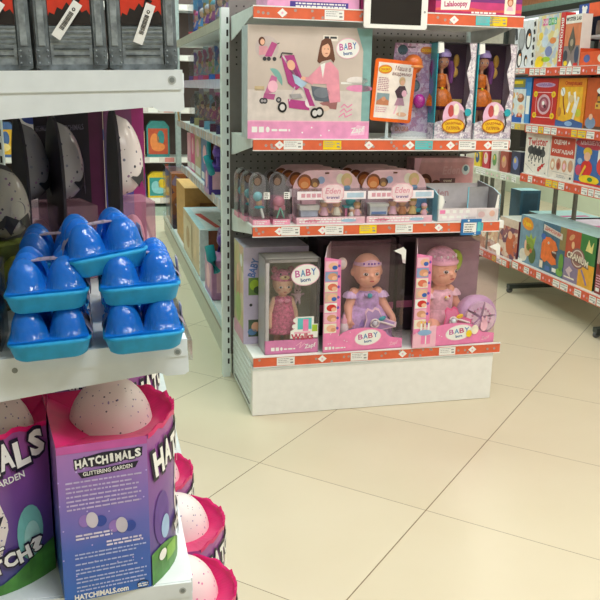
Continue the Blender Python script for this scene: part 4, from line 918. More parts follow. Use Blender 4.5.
m = MB(); m.box(0, .6, .02, .34, 0, .42, Mmulti(['#5a3a52', '#7a4a3a', '#a8643c', '#3a3348', '#8a7a9a'], 14)); m.build('carton', t); m = MB(); m.box(.0, .61, .0, .34, .0, .44, SOFT); m.build('clear_cover', t)
# purple handled carry cases nearest the display
def carry_case(label, b, z, col, col2, s=1., a=.03):
    t = aisle_thing('toy_carry_case', label, 'toy', b, z, a, 'purple and teal toy carry cases')
    m = MB(); m.box(0, .2 * s, 0, .12 * s, 0, .16 * s, col); f = front(m); f.ell(.1 * s, .08 * s, .05 * s, .05 * s, LPINK); f.rect(.0, .0, .2 * s, .03 * s, M('#b78ac6', .4), 1); fe = Art(m, (.2 * s, 0, 0), (0, 1, 0), (0, 0, 1)); fe.rect(.02 * s, .03 * s, .1 * s, .13 * s, LPINK); m.build('case', t, .006)
    m = MB(); m.tube([(.02 * s, .06 * s, .16 * s), (.03 * s, .06 * s, .22 * s), (.07 * s, .06 * s, .26 * s), (.13 * s, .06 * s, .26 * s), (.17 * s, .06 * s, .22 * s), (.18 * s, .06 * s, .16 * s)], .014 * s, col2); m.ell((.2 * s, .05 * s, .24 * s), (.028 * s,) * 3, col2); m.build('handle', t)
    m = MB(); m.tube([(.19 * s, .02 * s, .12 * s), (.22 * s, .0, .17 * s), (.2 * s, -.01, .22 * s)], .02 * s, TEAL); m.build('grip', t)
carry_case('pink toy carry case with purple handle on the low deck by the upright', 1.4, .166, M('#c58ab8', .4), M('#6a3fa8', .3), 1.3, .0)
carry_case('purple toy carry case with a rounded purple handle, shelf above the low deck', 1.22, .7205, M('#5b3fa0', .35), M('#7a56c0', .3), .85, -.02)
# third aisle level: boxes with dark interiors
def aisle_box(name, label, b, z, w, h, d, col, front_m, end_m, a=.03, clear=False, group=None):
    t = aisle_thing(name, label, 'toy box', b, z, a, group)
    m = MB(); m.box(0, w, 0, d, 0, h, col, mats=[None, end_m, front_m, None, None, None]); f = front(m); f.rect(w * .06, h * .05, w * .94, h * .2, WHITE); f.ell(w * .5, h * .6, w * .25, h * .2, LPINK, 1); m.build('carton', t)
    if clear: q = MB(); q.box(-.002, w + .003, -.012, d, 0.0, h + .004, SOFT); q.build('clear_cover', t)
    return t
aisle_box('toy_carton', 'brown toy carton with a bright blue edge on the middle aisle shelf', 1.75, .7205, .3, .25, .3, BROWN, M('#3a78b8', .4), M('#6b3f2b', .5, noise=.1))
aisle_box('toy_carton', 'beige picture carton leaning between pink and brown cartons in the aisle', 2.05, .7205, .28, .27, .25, M('#bfa68a', .5), M('#c9b597', .45, noise=.1), M('#b79c80', .5))
aisle_box('toy_carton', 'hot pink toy carton at the far end of the middle aisle shelf', 2.27, .7205, .2, .26, .2, M('#d0559a', .4), M('#d9368a', .4), M('#c9a0b4', .4))
aisle_box('toy_carton', 'pink toy carton with pale window beyond the hot pink one', 2.48, .7205, .2, .22, .2, M('#e29ac0', .4), M('#e29ac0', .4), M('#c98aa8', .4))
t = thing('toy_doll', 'small teal mermaid doll hanging in front of the brown aisle carton', 'doll', G, (.03, 1.42, .89))
sh = [('e', (0, 0, .08), (.016, .015, .018)), ('e', (0, 0, .045), (.012, .01, .022)), ('c', (0, 0, .03), (.004, 0, -.03), .012, .007), ('e', (.006, 0, -.04), (.018, .006, .01))]
blob('body', sh, TEAL, t, .003, 2); q = MB(); q.ell((0, .004, .086), (.021, .018, .02), M('#d95aa8', .5), a0=0, a1=PI * .6); q.build('hair', t)
# upper aisle shelves: bagged dolls and packs
def bag_pack(label, b, z, h, cols, a=.03, w=.13, group='clear toy packs on the upper aisle shelves'):
    t = aisle_thing('toy_pack', label, 'toy pack', b, z, a + .01, group, -38)
    m = MB(); m.box(0, w, .06, .065, 0, h, Mmulti([cols[0], cols[0], cols[1], '#e8e6ee', cols[3]], 22)); m.box(0, w, 0, .065, 0, h * .2, M(cols[1], .4)); f = front(m, 0, .06, 0); f.ell(w * .5, h * .85, w * .3, h * .1, WHITE); m.build('card', t)
    m = MB(); m.prism([(0, 0), (w, 0), (w, h * .75), (w * .8, h * .95), (w * .5, h), (w * .2, h * .95), (0, h * .75)], 'y', .0, .058, Mclear('#f4f6f8', .07)); m.build('bubble', t)
    m = MB(); figure(m, w * .32, .028, h * .2, M(cols[2], .5), M(cols[3], .5), h / .1); figure(m, w * .7, .03, h * .2, M(cols[1], .5), M(cols[2], .5), h / .14); m.build('toy_figure', t)
names = ['nearest the upright', 'second from the upright', 'third from the upright', 'fourth from the upright', 'fifth from the upright', 'sixth from the upright', 'seventh from the upright']
pal = [('#c9d3df', '#d45a8a', '#e8c878', '#7fb4d8'), ('#b4c6d6', '#d33a5a', '#5a3a2a', '#5f9fd0'), ('#c3cbd0', '#3f6fc8', '#d8a8c8', '#6fb8d8'), ('#d4c4d4', '#c8486a', '#e0d0a0', '#a8c860'), ('#bcd0dc', '#b85a9a', '#7a4a3a', '#e0a0c0'), ('#c8c0d0', '#d05a7a', '#d8b070', '#8fb8d8'), ('#d8d0dc', '#7a5ab0', '#e8d8a8', '#d86aa8')]
for k in range(7): bag_pack('clear domed toy pack on the upper aisle shelf, %s' % names[k], 1.0 + k * .235, 1.2505, .2 - .01 * (k % 2), pal[k], w=.19)
pal2 = [('#8a8f9a', '#3a3f5a', '#6a6a78', '#b8c4d0'), ('#b8b0c8', '#4a3a6a', '#d0c8d8', '#8898b0'), ('#c86aa8', '#5a2a4a', '#d8487a', '#c0408a'), ('#a87a9a', '#7ab0d0', '#5a3a3a', '#d85a9a'), ('#b0a8a0', '#7a4a5a', '#c08a5a', '#b88aa8'), ('#a090a8', '#c0b080', '#7a3a5a', '#a86a8a')]
for k in range(7): bag_pack('clear doll pack on the lower of the two upper aisle shelves, %s' % names[k], .98 + k * .235, 1.0005, .2 + .02 * (k % 2), pal2[k % 6], w=.18)
pal3 = [('#c8c0c8', '#b8b0a0', '#d8d4c8', '#8a88a0'), ('#b04a8a', '#8a8078', '#d8508a', '#a878b8'), ('#b8a8b8', '#5a5a80', '#e8e4e8', '#8888b0'), ('#8a2a7a', '#d8a838', '#6ab0c8', '#9a2a7a'), ('#7ac0d8', '#c09838', '#d8d8e8', '#8a3a9a'), ('#3f8ad0', '#2a3f9a', '#e8d0d8', '#4a9ad8'), ('#5ab0e0', '#d85a6a', '#d83a8a', '#3a6ac8')]
for k in range(7): bag_pack('bright toy pack on the top aisle shelf, %s' % names[k], .95 + k * .24, 1.5005, .26, pal3[k], w=.19)
t = aisle_thing('wooden_paddle', 'thin wooden toy paddle leaning out over the upper aisle shelf', 'toy', 2.35, 1.005, -.03)
m = MB(); m.tube([(0, 0, .01), (-.02, -.02, .2)], .006, TAN); m.ell((-.022, -.022, .225), (.02, .006, .035), M('#7a5a3a', .5)); m.build('paddle', t)
# ================================================================== FAR END UNIT
far = thing('shop_shelving', 'pale shop shelving across the far end of the left aisle', 'shelf', FU)
m = MB(); m.box(-2.2, 1.4, .0, .45, 0, .085, M('#a9bdb4', .45)); m.build('plinth', far)
m = MB(); m.box(-2.2, 1.4, .45, .48, 0, 2.2, M('#5b4b48', .6, noise=.1, scale=3)); m.build('back_panel', far)
for z in (.165, .555, 1.02, 1.5, 1.95):
    m = MB(); m.box(-2.2, 1.4, 0, .45, z - .03, z, SHELFW); m.build('shelf', far)
    m = MB(); m.box(-2.2, 1.4, -.006, 0, z - .045, z + .01, M('#d9d2cf', .5)); f = front(m, 0, -.006, z - .045)
    for k in range(24): f.rect(-2.15 + k * .145, .008, -2.06 + k * .145, .05, WHITE if k % 3 else M('#d98a86', .5))
    m.build('price_rail', far)
m = MB(); m.box(.128, .178, -.06, -.01, 0, 2.2, M('#9aa9aa', .4, .3)); m.build('upright', far)
farcols = [('#c2543a', '#e88a4a', '#3a8a8a'), ('#3a9a9a', '#8fd0d8', '#e8c830'), ('#d8a0b8', '#e0d0d8', '#9a3a6a'), ('#8a3a2a', '#d86a4a', '#f0c0a0'), ('#5a4a8a', '#b0a0d0', '#e8e0f0'), ('#e0b030', '#f0d890', '#4a6aa0')]
n = 0
for z, h in ((.165, .3), (.555, .36), (1.02, .36)):
    for k in range(7):
        x = -1.55 + k * .235; c = farcols[(k * 2 + int(z * 10)) % 6] if not (z == .555 and k == 6) else farcols[0]
        if z == .165 and k == 6: c = farcols[1]
        row = {.165: 'lowest', .555: 'middle', 1.02: 'upper'}[z]
        pos = ['seventh', 'sixth', 'fifth', 'fourth', 'third', 'second', 'first'][k]
        t = thing('toy_pack', 'distant toy pack, %s far wall shelf, %s left of grey post' % (row, pos), 'toy pack', FU, (x, .03, z), group='distant toy packs at the aisle end')
        m = MB(); hh = h * (.8 + .2 * rn.random()); w = .215
        m.prism([(0, 0), (w, 0), (w, hh * .85), (w * .8, hh), (w * .2, hh), (0, hh * .85)], 'y', 0, .12, M(c[2] if z < .9 else '#4a4448', .45)); f = front(m)
        f.rect(.015, hh * .1, w - .015, hh * .8, M(c[0], .4)); f.ell(w * .35, hh * .45, w * .2, hh * .22, M(c[1], .5), 2); f.ell(w * .62, hh * .55, w * .16, hh * .2, M(c[2], .5), 2); f.ell(w * .5, hh * .3, w * .3, hh * .12, M(c[1], .5), 3); m.build('pack', t)
        if k == 6 and z == 1.02: pass
t = thing('round_sign', 'small round yellow shelf badge at the far end of the aisle', 'sign', FU, (-.24, -.02, .93))
m = MB(); m.prism([(.05 * math.cos(a), .05 * math.sin(a)) for a in [k * PI / 10 for k in range(20)]], 'y', 0, .006, M('#e8cf3a', .4)); m.build('badge', t)

# ================================================================== SHELVING AT THE LEFT
TI, TM = .028, .06                         # its shelves sag slightly toward the back
unit = thing('shelving_unit', 'white metal shelving at the left edge holding crates, egg cartons and egg boxes', 'shelf', L)
SW = M('#e6edf0', .35, noise=.02)
def zt(a): return a * TI
def lshelf(z, name='shelf', front_x=0., depth=.44, tilt=TI, n=2):
    m = MB()
    for k in range(n):
        y0, y1 = k * 1.0 + .002, k * 1.0 + .998; x0, x1 = -depth, front_x
        for (xa, xb, za, zb) in ((x0, x1, -.026, 0),):
            vs = [(x, y, z + x * tilt + q) for x in (xa, xb) for y in (y0, y1) for q in (za, zb)]
            m.add(vs, [(0, 1, 3, 2), (4, 6, 7, 5), (0, 4, 5, 1), (2, 3, 7, 6), (0, 2, 6, 4), (1, 5, 7, 3)], SW)
    m.build(name, unit, .002)
    for k in range(n):
        y = k * 1.0; m = MB()
        def Z(x, q): return (x, z + x * tilt + q)
        m.prism([Z(-depth, 0), Z(front_x, 0), Z(front_x, -.022), Z(front_x - .003, -.025), Z(-depth, -.029)], 'y', y - .004, y, SW)
        m.prism([Z(-depth, -.075), Z(-depth, -.02), Z(front_x + .001, -.02), Z(front_x + .002, -.05), Z(front_x - .004, -.054), Z(front_x - .03, -.053), Z(front_x - .04, -.047), Z(-.2, -.058)], 'y', y - .002, y + .002, SW)
        cx, cz = Z(front_x - .014, -.018 if tilt > .05 else -.013)
        m.prism([(cx + .0055 * math.cos(a), cz + .0055 * math.sin(a)) for a in [i * PI / 7 for i in range(14)]], 'y', y - .0045, y - .004, M('#b4b9b6', .4))
        m.prism([(cx + .0035 * math.cos(a), cz + .0035 * math.sin(a)) for a in [i * PI / 6 for i in range(12)]], 'y', y - .0048, y - .0045, M('#7f8583', .4))
        if tilt > .05:
            cx, cz = Z(-.236, -.018); m.prism([(cx + .004 * math.cos(a), cz + .004 * math.sin(a)) for a in [i * PI / 6 for i in range(12)]], 'y', y - .0045, y - .004, M('#8f948f', .4))
        m.build('shelf_bracket', unit)
lshelf(1.25); lshelf(.88, tilt=TM); lshelf(.485, tilt=0.0)
lshelf(.13, 'deck', .1, .55, 0.0)
m = MB(); m.box(-.45, .085, .0, 2.0, .0, .1, M('#c9ccc6', .5)); m.build('plinth', unit)
m = MB()
for z in (.48, 1.25): m.box(.0, .004, .02, 1.98, z - .03, z - .004, SW)
m.build('shelf_lip', unit)
m = MB(); m.box(.0, .009, .012, 1.98, .842, .872, Mclear('#eef2f2', .35)); m.build('price_channel', unit)['label'] = 'clear plastic price channel'
for y in (-.03, .97, 1.97): slotted_upright(unit, -.47, y, 1.75, mt=SW)
m = MB(); m.box(-.48, -.46, 0, .9, .05, 1.75, M('#8d8f8e', .6)); m.build('back_panel', unit)

# ---- grey crates on the top shelf
def crate(label, a, first=[None]):
    p = (a, .015, 1.2505 + zt(a))
    if first[0]: return dup(first[0], L, p, label=label, group='grey crate boxes on the top left shelf', tilt=TI)
    t = thing('crate_box', label, 'box', L, p, group='grey crate boxes on the top left shelf', tilt=TI)
    w, h, d = .088, .13, .09; MG = M('#737c82', .35, .45, noise=.22, scale=70); MD = M('#4a5256', .4, .45, noise=.25, scale=80); ML = M('#929ba0', .35, .4, noise=.2, scale=80)
    m = MB(); m.box(0, w, 0, d, .001, h, MD); m.box(.018, .07, -.0015, 0, .004, .054, ML)
    for k, zz in enumerate((.052, .046, .04, .0345)): m.box(.018, .07, -.0028, -.0015, zz - .0012, zz + .0012, MG)
    for zz in (.018, .026): m.box(.022, .066, -.003, -.0015, zz - .0008, zz + .0008, MD)
    m.box(.022, .066, -.0027, -.0015, .0275, .031, MG)
    m.prism([(0, .003), (.006, 0), (w - .006, 0), (w, .003), (w, .007), (0, .007)], 'y', -.003, 0, MG); m.build('body', t)
    for x0 in (.001, .072):
        m = MB(); m.box(x0, x0 + .016, -.004, 0, .006, h, MG); m.box(x0 + .003, x0 + .0115, -.0055, -.004, .03, h, ML)
        sp = m.build('strap', t, .0008)
        m = MB(); x0 -= .0005; m.box(x0, x0 + .017, -.0062, -.004, .006, .0275, MG); cp = m.build('corner_plate', sp)
        m = MB()
        for xx in (.003, .014):
            for zz in (.009, .017, .024): m.ell((x0 + xx, -.0064, zz), (.0014, .001, .0014), ML, 8, 5)
        m.build('rivets', sp)
    m = MB(); f = front(m, 0, -.0004, 0); f.rect(.018, .056, .07, h, M('#c9351f', .4, noise=.1), 1)
    pts = [(.018, .056), (.07, .056), (.07, .068), (.066, .074), (.06, .071), (.054, .08), (.046, .078), (.042, .083), (.036, .074), (.03, .077), (.026, .068), (.02, .071), (.018, .066)]
    f.poly(pts, M('#1d1513', .5), 2); f.line([(.048, .074), (.052, .088), (.058, .084)], .004, M('#1d1513', .5), 2); m.build('picture_panel', t)
    m = MB(); f = front(m, 0, 0, 0); A = 0
    cx, cz = 0, 0
    if first[0] is None: pass
    f.rect(cx - .026, cz - .0062, cx + .026, cz + .0062, WHITE, 1, A)
    rn = random.Random(3)
    for k in range(15):
        s_ = -.013 + k * .0017; x, y = cx + s_ * math.cos(A), cz + s_ * math.sin(A); f.rect(x - .0003 - .0004 * rn.random(), y - .003, x + .0003 + .0004 * rn.random(), y + .003, INK, 2, A)
    x, y = cx + .016 * math.cos(A), cz + .016 * math.sin(A); f.ell(x, y, .0022, .0022, BLACK, 2); f.ell(x, y, .001, .001, WHITE, 3)
    o = m.build('barcode_sticker', t); o['label'] = 'tilted white barcode sticker'; o.location = (.041, -.0068, .061); o.rotation_euler.y = -rad(54)
    first[0] = t; return t
crate('grey riveted toy crate in the middle of the top left shelf', -.183)
c2 = crate('grey riveted toy crate at the right end of the top left shelf', -.0925)
for ch in c2.children:
    if ch.name.startswith('barcode'): ch.location = (.047, -.0068, .057); ch.rotation_euler.y = -rad(68)
crate('grey riveted toy crate cut by the left edge of the photo, top shelf', -.276)

# ---- blue egg cartons
BLUELID = Mclear('#8fd2ff', .55, .12, '#1f86ee'); 
_nt = BLUELID.node_tree; _bp = _nt.nodes.new('ShaderNodeBump'); _bp.inputs['Strength'].default_value = .35; _bp.inputs['Distance'].default_value = .004
_ns = _nt.nodes.new('ShaderNodeTexNoise'); _ns.inputs['Scale'].default_value = 130; _tc = _nt.nodes.new('ShaderNodeTexCoord')
_nt.links.new(_tc.outputs['Object'], _ns.inputs['Vector']); _nt.links.new(_ns.outputs['Fac'], _bp.inputs['Height'])
for _n in _nt.nodes:
    if _n.type == 'BSDF_PRINCIPLED': _nt.links.new(_bp.outputs[0], _n.inputs['Normal']); _n.inputs['Specular IOR Level'].default_value = .9
TRAYB = M('#1fa3dc', .6, noise=.06, scale=60)
def egg_carton(label, p, first=[None], turn=0, tilt=TM):
    grp = 'blue toy egg cartons on the middle left shelf'
    if first[0]: return dup(first[0], L, p, turn, label, grp, tilt)
    t = thing('egg_carton', label, 'egg carton', L, p, turn, grp, tilt)
    w, d = .11, .148
    def rr(x0, x1, y0, y1, r, wave=0.):
        out = []
        for cx, cy, a0 in ((x1 - r, y0 + r, -90), (x1 - r, y1 - r, 0), (x0 + r, y1 - r, 90), (x0 + r, y0 + r, 180)):
            for k in range(7): a = rad(a0 + 15 * k); out.append((cx + r * math.cos(a), cy + r * math.sin(a)))
        return out
    m = MB(); rows = []
    for ins, z, r in ((.02, .0, .014), (.011, .0008, .018), (.007, .004, .02), (.002, .021, .022), (0, .0235, .022), (0, .0265, .022), (.003, .0275, .02)):
        rows.append([(x, y, z + (.003 * max(0, math.cos(2 * PI * (x - w / 2) / w)) if z < .01 else 0)) for x, y in rr(ins, w - ins, ins, d - ins, r)])
    m.grid(rows, TRAYB, True, True); m.add(rows[0], [list(range(len(rows[0])))[::-1]], TRAYB); m.add(rows[-1], [list(range(len(rows[-1])))], TRAYB)
    m.build('tray', t)
    eggs = [(w * (.26 + .48 * i), d * (.2 + .3 * j)) for j in range(3) for i in range(2)]
    m = MB(); nx, ny = 36, 46; rows = []
    for j in range(ny + 1):
        row = []
        for i in range(nx + 1):
            x, y = .003 + (w - .006) * i / nx, .003 + (d - .006) * j / ny
            hmax = 0
            for ex, ey in eggs:
                q = ((x - ex) / .0255) ** 2 + ((y - ey) / .0235) ** 2
                if q < 1: hmax = max(hmax, .041 * (1 - q) ** .56)
            e = min(x, w - x, y, d - y); hh = .003 + hmax * min(1, (e - .003) / .006 + .0)
            row.append((x, y, .0275 + hh))
        rows.append(row)
    m.grid(rows, BLUELID); m.build('lid', t)
    EG = Mspeck('#4f86e0', ['#8a5ab8', '#5a9ae0', '#c86ab0'], 160, .3, .3)
    for ex, ey in eggs:
        m = MB(); m.ell((ex, ey, .044), (.0165, .0165, .02), EG, 12, 8); m.build('egg', t)
    m = MB(); LB = M('#8f8a9c', .35, noise=.1)
    rows = []
    for i in range(25):
        u = i / 24; x = -.001 + (w + .002) * u
        z = .028 + .034 * min(1, min(u, 1 - u) / .24) ** .6
        rows.append([(x, d * .33 + .004, z), (x, d * .33 + .03, z)])
    m.grid(rows, LB); f = None
    for u in (.38, .5, .62): m.box(w * u - .005, w * u + .005, d * .33 + .008, d * .33 + .024, .0622, .0628, M('#b8a8c0', .4))
    m.add([(w * .8, d * .33 + .004, .0635), (w * .8, d * .33 + .03, .0635), (w + .002, d * .33 + .02, .03), (w + .002, d * .33 - .035, .03)], [(0, 1, 2, 3)], LB)
    m.prism([(d * .3, .012), (d * .3 + .03, .012), (d * .33 + .034, .05), (d * .33 + .004, .05)], 'x', w - .0005, w + .001, LB)
    m.build('label_band', t)['label'] = 'grey lilac card band'
    first[0] = t; return t
def LP(a, b, dz=0): return (a, b, .8805 + a * TM + dz)
egg_carton('blue egg carton at the bottom of the left stack on the middle shelf', LP(-.24, -.044))
egg_carton('blue egg carton at the bottom of the right stack by the shelf corner', LP(-.115, -.058))
egg_carton('blue egg carton second up in the left stack', LP(-.24, -.04, .0655))
egg_carton('blue egg carton second up in the right stack', LP(-.118, -.046, .0645))
egg_carton('tilted blue egg carton on top, bridging the two stacks', (-.153, -.034, .974), turn=8, tilt=TM + .085)
egg_carton('dark blue egg carton behind the left stack, lower', LP(-.245, .13))
egg_carton('dark blue egg carton behind the left stack, upper', LP(-.24, .132, .0705))
egg_carton('blue egg carton behind the right stack near the shelf edge', LP(-.116, .13))

# ---- teardrop egg blister packs behind
def egg_pack(label, p, base, dots, s=1., wings=True, foot='#d8a8b8', turn=90):
    t = thing('egg_pack', label, 'toy pack', L, p, turn, 'egg blister packs behind the blue cartons')
    w, h = .12 * s, .285 * s; CARD = M('#2a2430', .5, noise=.1)
    tear = [(w * .08, 0), (w * .92, 0)] + [(w * (.5 + .46 * math.cos(a)), h * (.55 + .45 * math.sin(a))) for a in [PI * i / 14 for i in range(15)]]
    m = MB(); m.prism(tear, 'y', .055 * s, .06 * s, CARD, False); m.build('backing_card', t)
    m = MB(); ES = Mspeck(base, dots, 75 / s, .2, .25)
    rows = []
    for j in range(15):
        v = j / 14; z = h * (.47 + .5 * v); r = w * .44 * math.sin(PI * min(1, .18 + v * .82)) ** .8 if v < 1 else 0
        r = w * .44 * math.sqrt(max(0, 1 - ((v - .36) / (.36 if v < .36 else .64)) ** 2)) if v > .0 else 0
        rows.append([(w * .5 + r * math.cos(a), .055 * s - r * .9 * math.sin(a), z) for a in [PI * i / 14 for i in range(15)]])
    m.grid(rows, ES); m.build('egg_shell', t)
    if wings:
        m = MB(); zc = h * .62
        for sx in (-1, 1):
            pts = [(0, .0), (.026, .012), (.05, -.004), (.042, -.018), (.03, -.012), (.02, -.03), (.012, -.014)]
            ps = []
            for x, z in pts:
                X = sx * x * s; r = w * .44; yy = -math.sqrt(max(0, r * r - X * X)) * .9 - .001
                ps.append((w * .5 + X, .055 * s + yy, zc + z * s))
            m.add(ps, [list(range(len(ps)))], M('#2b2a30', .4))
        m.build('wing_print', t)
        m = MB(); m.lathe((0, 0, 0), [(.008 * s, 0), (.016 * s, 0), (.018 * s, .002)], M('#8d8a94', .3, .4), 16); R_ = Matrix.Rotation(rad(90), 3, 'X')
        m.v = [tuple(R_ @ Vector(v) + Vector((w * .5, .012 * s, zc + .02 * s))) for v in m.v]; m.build('window_ring', t)
    m = MB(); m.box(w * .06, w * .94, 0, .055 * s, 0, h * .46, Mclear('#f7e6ec', .3, .1, foot)); m.build('blister_base', t)
    m = MB(); m.ell((w * .5, .028 * s, h * .2), (w * .3, .02 * s, h * .16), M(foot, .5)); m.build('toy', t)
    return t
DOTS = ['#4a4a58', '#7a7a8a', '#8a6a8a']
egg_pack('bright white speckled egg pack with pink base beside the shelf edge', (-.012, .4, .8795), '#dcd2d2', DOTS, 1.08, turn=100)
egg_pack('shade-painted speckled egg pack second from the shelf edge, behind the cartons', (-.115, .43, .8735), '#a59fa2', DOTS, 1.05, turn=108)  # shell greyed: shade behind the cartons put into its colour
egg_pack('shade-painted speckled egg pack third from the shelf edge, behind the cartons', (-.178, .45, .8695), '#8f8a90', DOTS, 1.05, turn=108)  # greyer still, deeper shelf shade painted into the shell
egg_pack('grey speckled egg pack with lime base and pink edge at the far left', (-.275, .24, .866), '#b3ada6', DOTS, .82, foot='#a8c048', turn=42)
t = thing('toy_pack', 'clear faceted toy pack edge standing at the left margin beside the cartons', 'toy pack', L, (-.34, .03, .861))
m = MB(); m.box(0, .085, 0, .1, 0, .12, Mclear('#cfd4d8', .3, .1, '#4a4a52')); m.build('clear_cover', t); m = MB(); m.box(.0, .08, .02, .09, .002, .1, M('#2b2a30', .5)); m.build('card', t)
# tall violet toy boxes at the back of that shelf
def violet_box(label, a, b, g, w=.085):
    t = thing('violet_box', label, 'toy box', L, (a, b, .8805 + a * TM), 0, 'dark violet boxes behind the egg packs')
    m = MB(); DG = Mgrad([(0., '#3a55b8'), (.45, '#4a4a9a'), (.75, '#5a4a6a'), (1., '#8a3a72')], 'Z', .3) if g else M('#1d1724', .45, noise=.1)  # near-black version has the shade under the shelf painted into its colour
    m.box(0, w, 0, .16, 0, .325, DG, mats=[None, M('#a82a78', .4, noise=.1), None, None, None, None]); f = front(m); f.rect(w * .7, .02, w, .32, M('#9a2a72' if g else '#5a1f48', .4), 1); f.text('HATCHIMALS', w * .35, .27, .012, M('#6a6478', .5), 2, .1, w=w * .5)
    m.build('carton', t)
violet_box('violet and blue box nearest the shelf edge behind the white egg pack', -.098, .72, True)
violet_box('shade-painted dark violet box second from the edge behind the egg packs', -.2, .73, False, .1)
violet_box('shade-painted dark violet box third from the edge behind the egg packs', -.244, .74, False, .042)
# bright boxes beyond, glimpsed under the top shelf
for k, (a, b, c1, c2, lab) in enumerate(((-.33, 1.25, '#e8e2e8', '#3a4a9a', 'white and navy toy box glimpsed far back under the left top shelf'), (-.2, 1.3, '#f0d8c8', '#d85a8a', 'cream and pink toy box glimpsed under the left top shelf'))):
    t = thing('toy_box', lab, 'toy box', L, (a, b, .8805 + a * TM))
    m = MB(); m.box(0, .11, 0, .12, 0, .33, M(c1, .4)); f = front(m); f.ell(.05, .28, .03, .02, M(c2, .4)); f.poly([(0, .2), (.11, .24), (.11, .21), (0, .16)], M('#3a78c8', .4)); f.rect(.08, .25, .1, .32, M('#e8b04a', .4)); m.build('carton', t)

# ---- big egg boxes
NAVY = M('#1b1730', .4); EGGW = Mspeck('#ece2e0', ['#6a6aa8', '#9a8ab8', '#58586a'], 115, .17, .35); EGGP = Mspeck('#efdcdc', ['#d86aa0', '#e08ab0', '#b85a9a'], 95, .2, .35)
PANEL = Mgrad([(0., '#2f6cc4'), (.3, '#4a68c0'), (.62, '#8a72c4'), (1., '#b67cc0')], 'Z', .3, .18, 5)
FRONT = Mgrad([(0., '#3a4a8a'), (.4, '#6a4a9a'), (.75, '#8a4f9c'), (1., '#b05aa0')], 'Z', .3, .2, 5)
BW = .22
def hx(y): k = min(1, abs(y - BW / 2) / (BW / 2)); return -.062 * k * k
HW, HB = .25, .19
def rim(y):
    k = 1 - abs(y - BW / 2) / (BW / 2)
    j = .0032 * math.sin(y * 150) + .003 * math.sin(y * 320 + 1)
    return .25 + min(1, max(0, k) / .25) * .006 + (j if k > .12 else 0)
def logo_word(f, st, cx, cy, h, w, rot, l=4, step=.0, seed=2):
    n = len(st); rn = random.Random(seed); c, q = math.cos(rot), math.sin(rot)
    for layer, mt, bo, gr in ((l, NAVY, .09, 1.28), (l + 2, WHITE, .05, 1.0)):
        for i, ch in enumerate(st):
            x = (i + .5 - n / 2) * w / n; y = h * (.06 if i % 2 else -.06)
            f.text(ch, cx + x * c - y * q, cy + x * q + y * c, h * gr, mt, layer, rot, w=w / n * .92 * gr * (.62 if ch in 'Ii!' else 1), bold=bo)
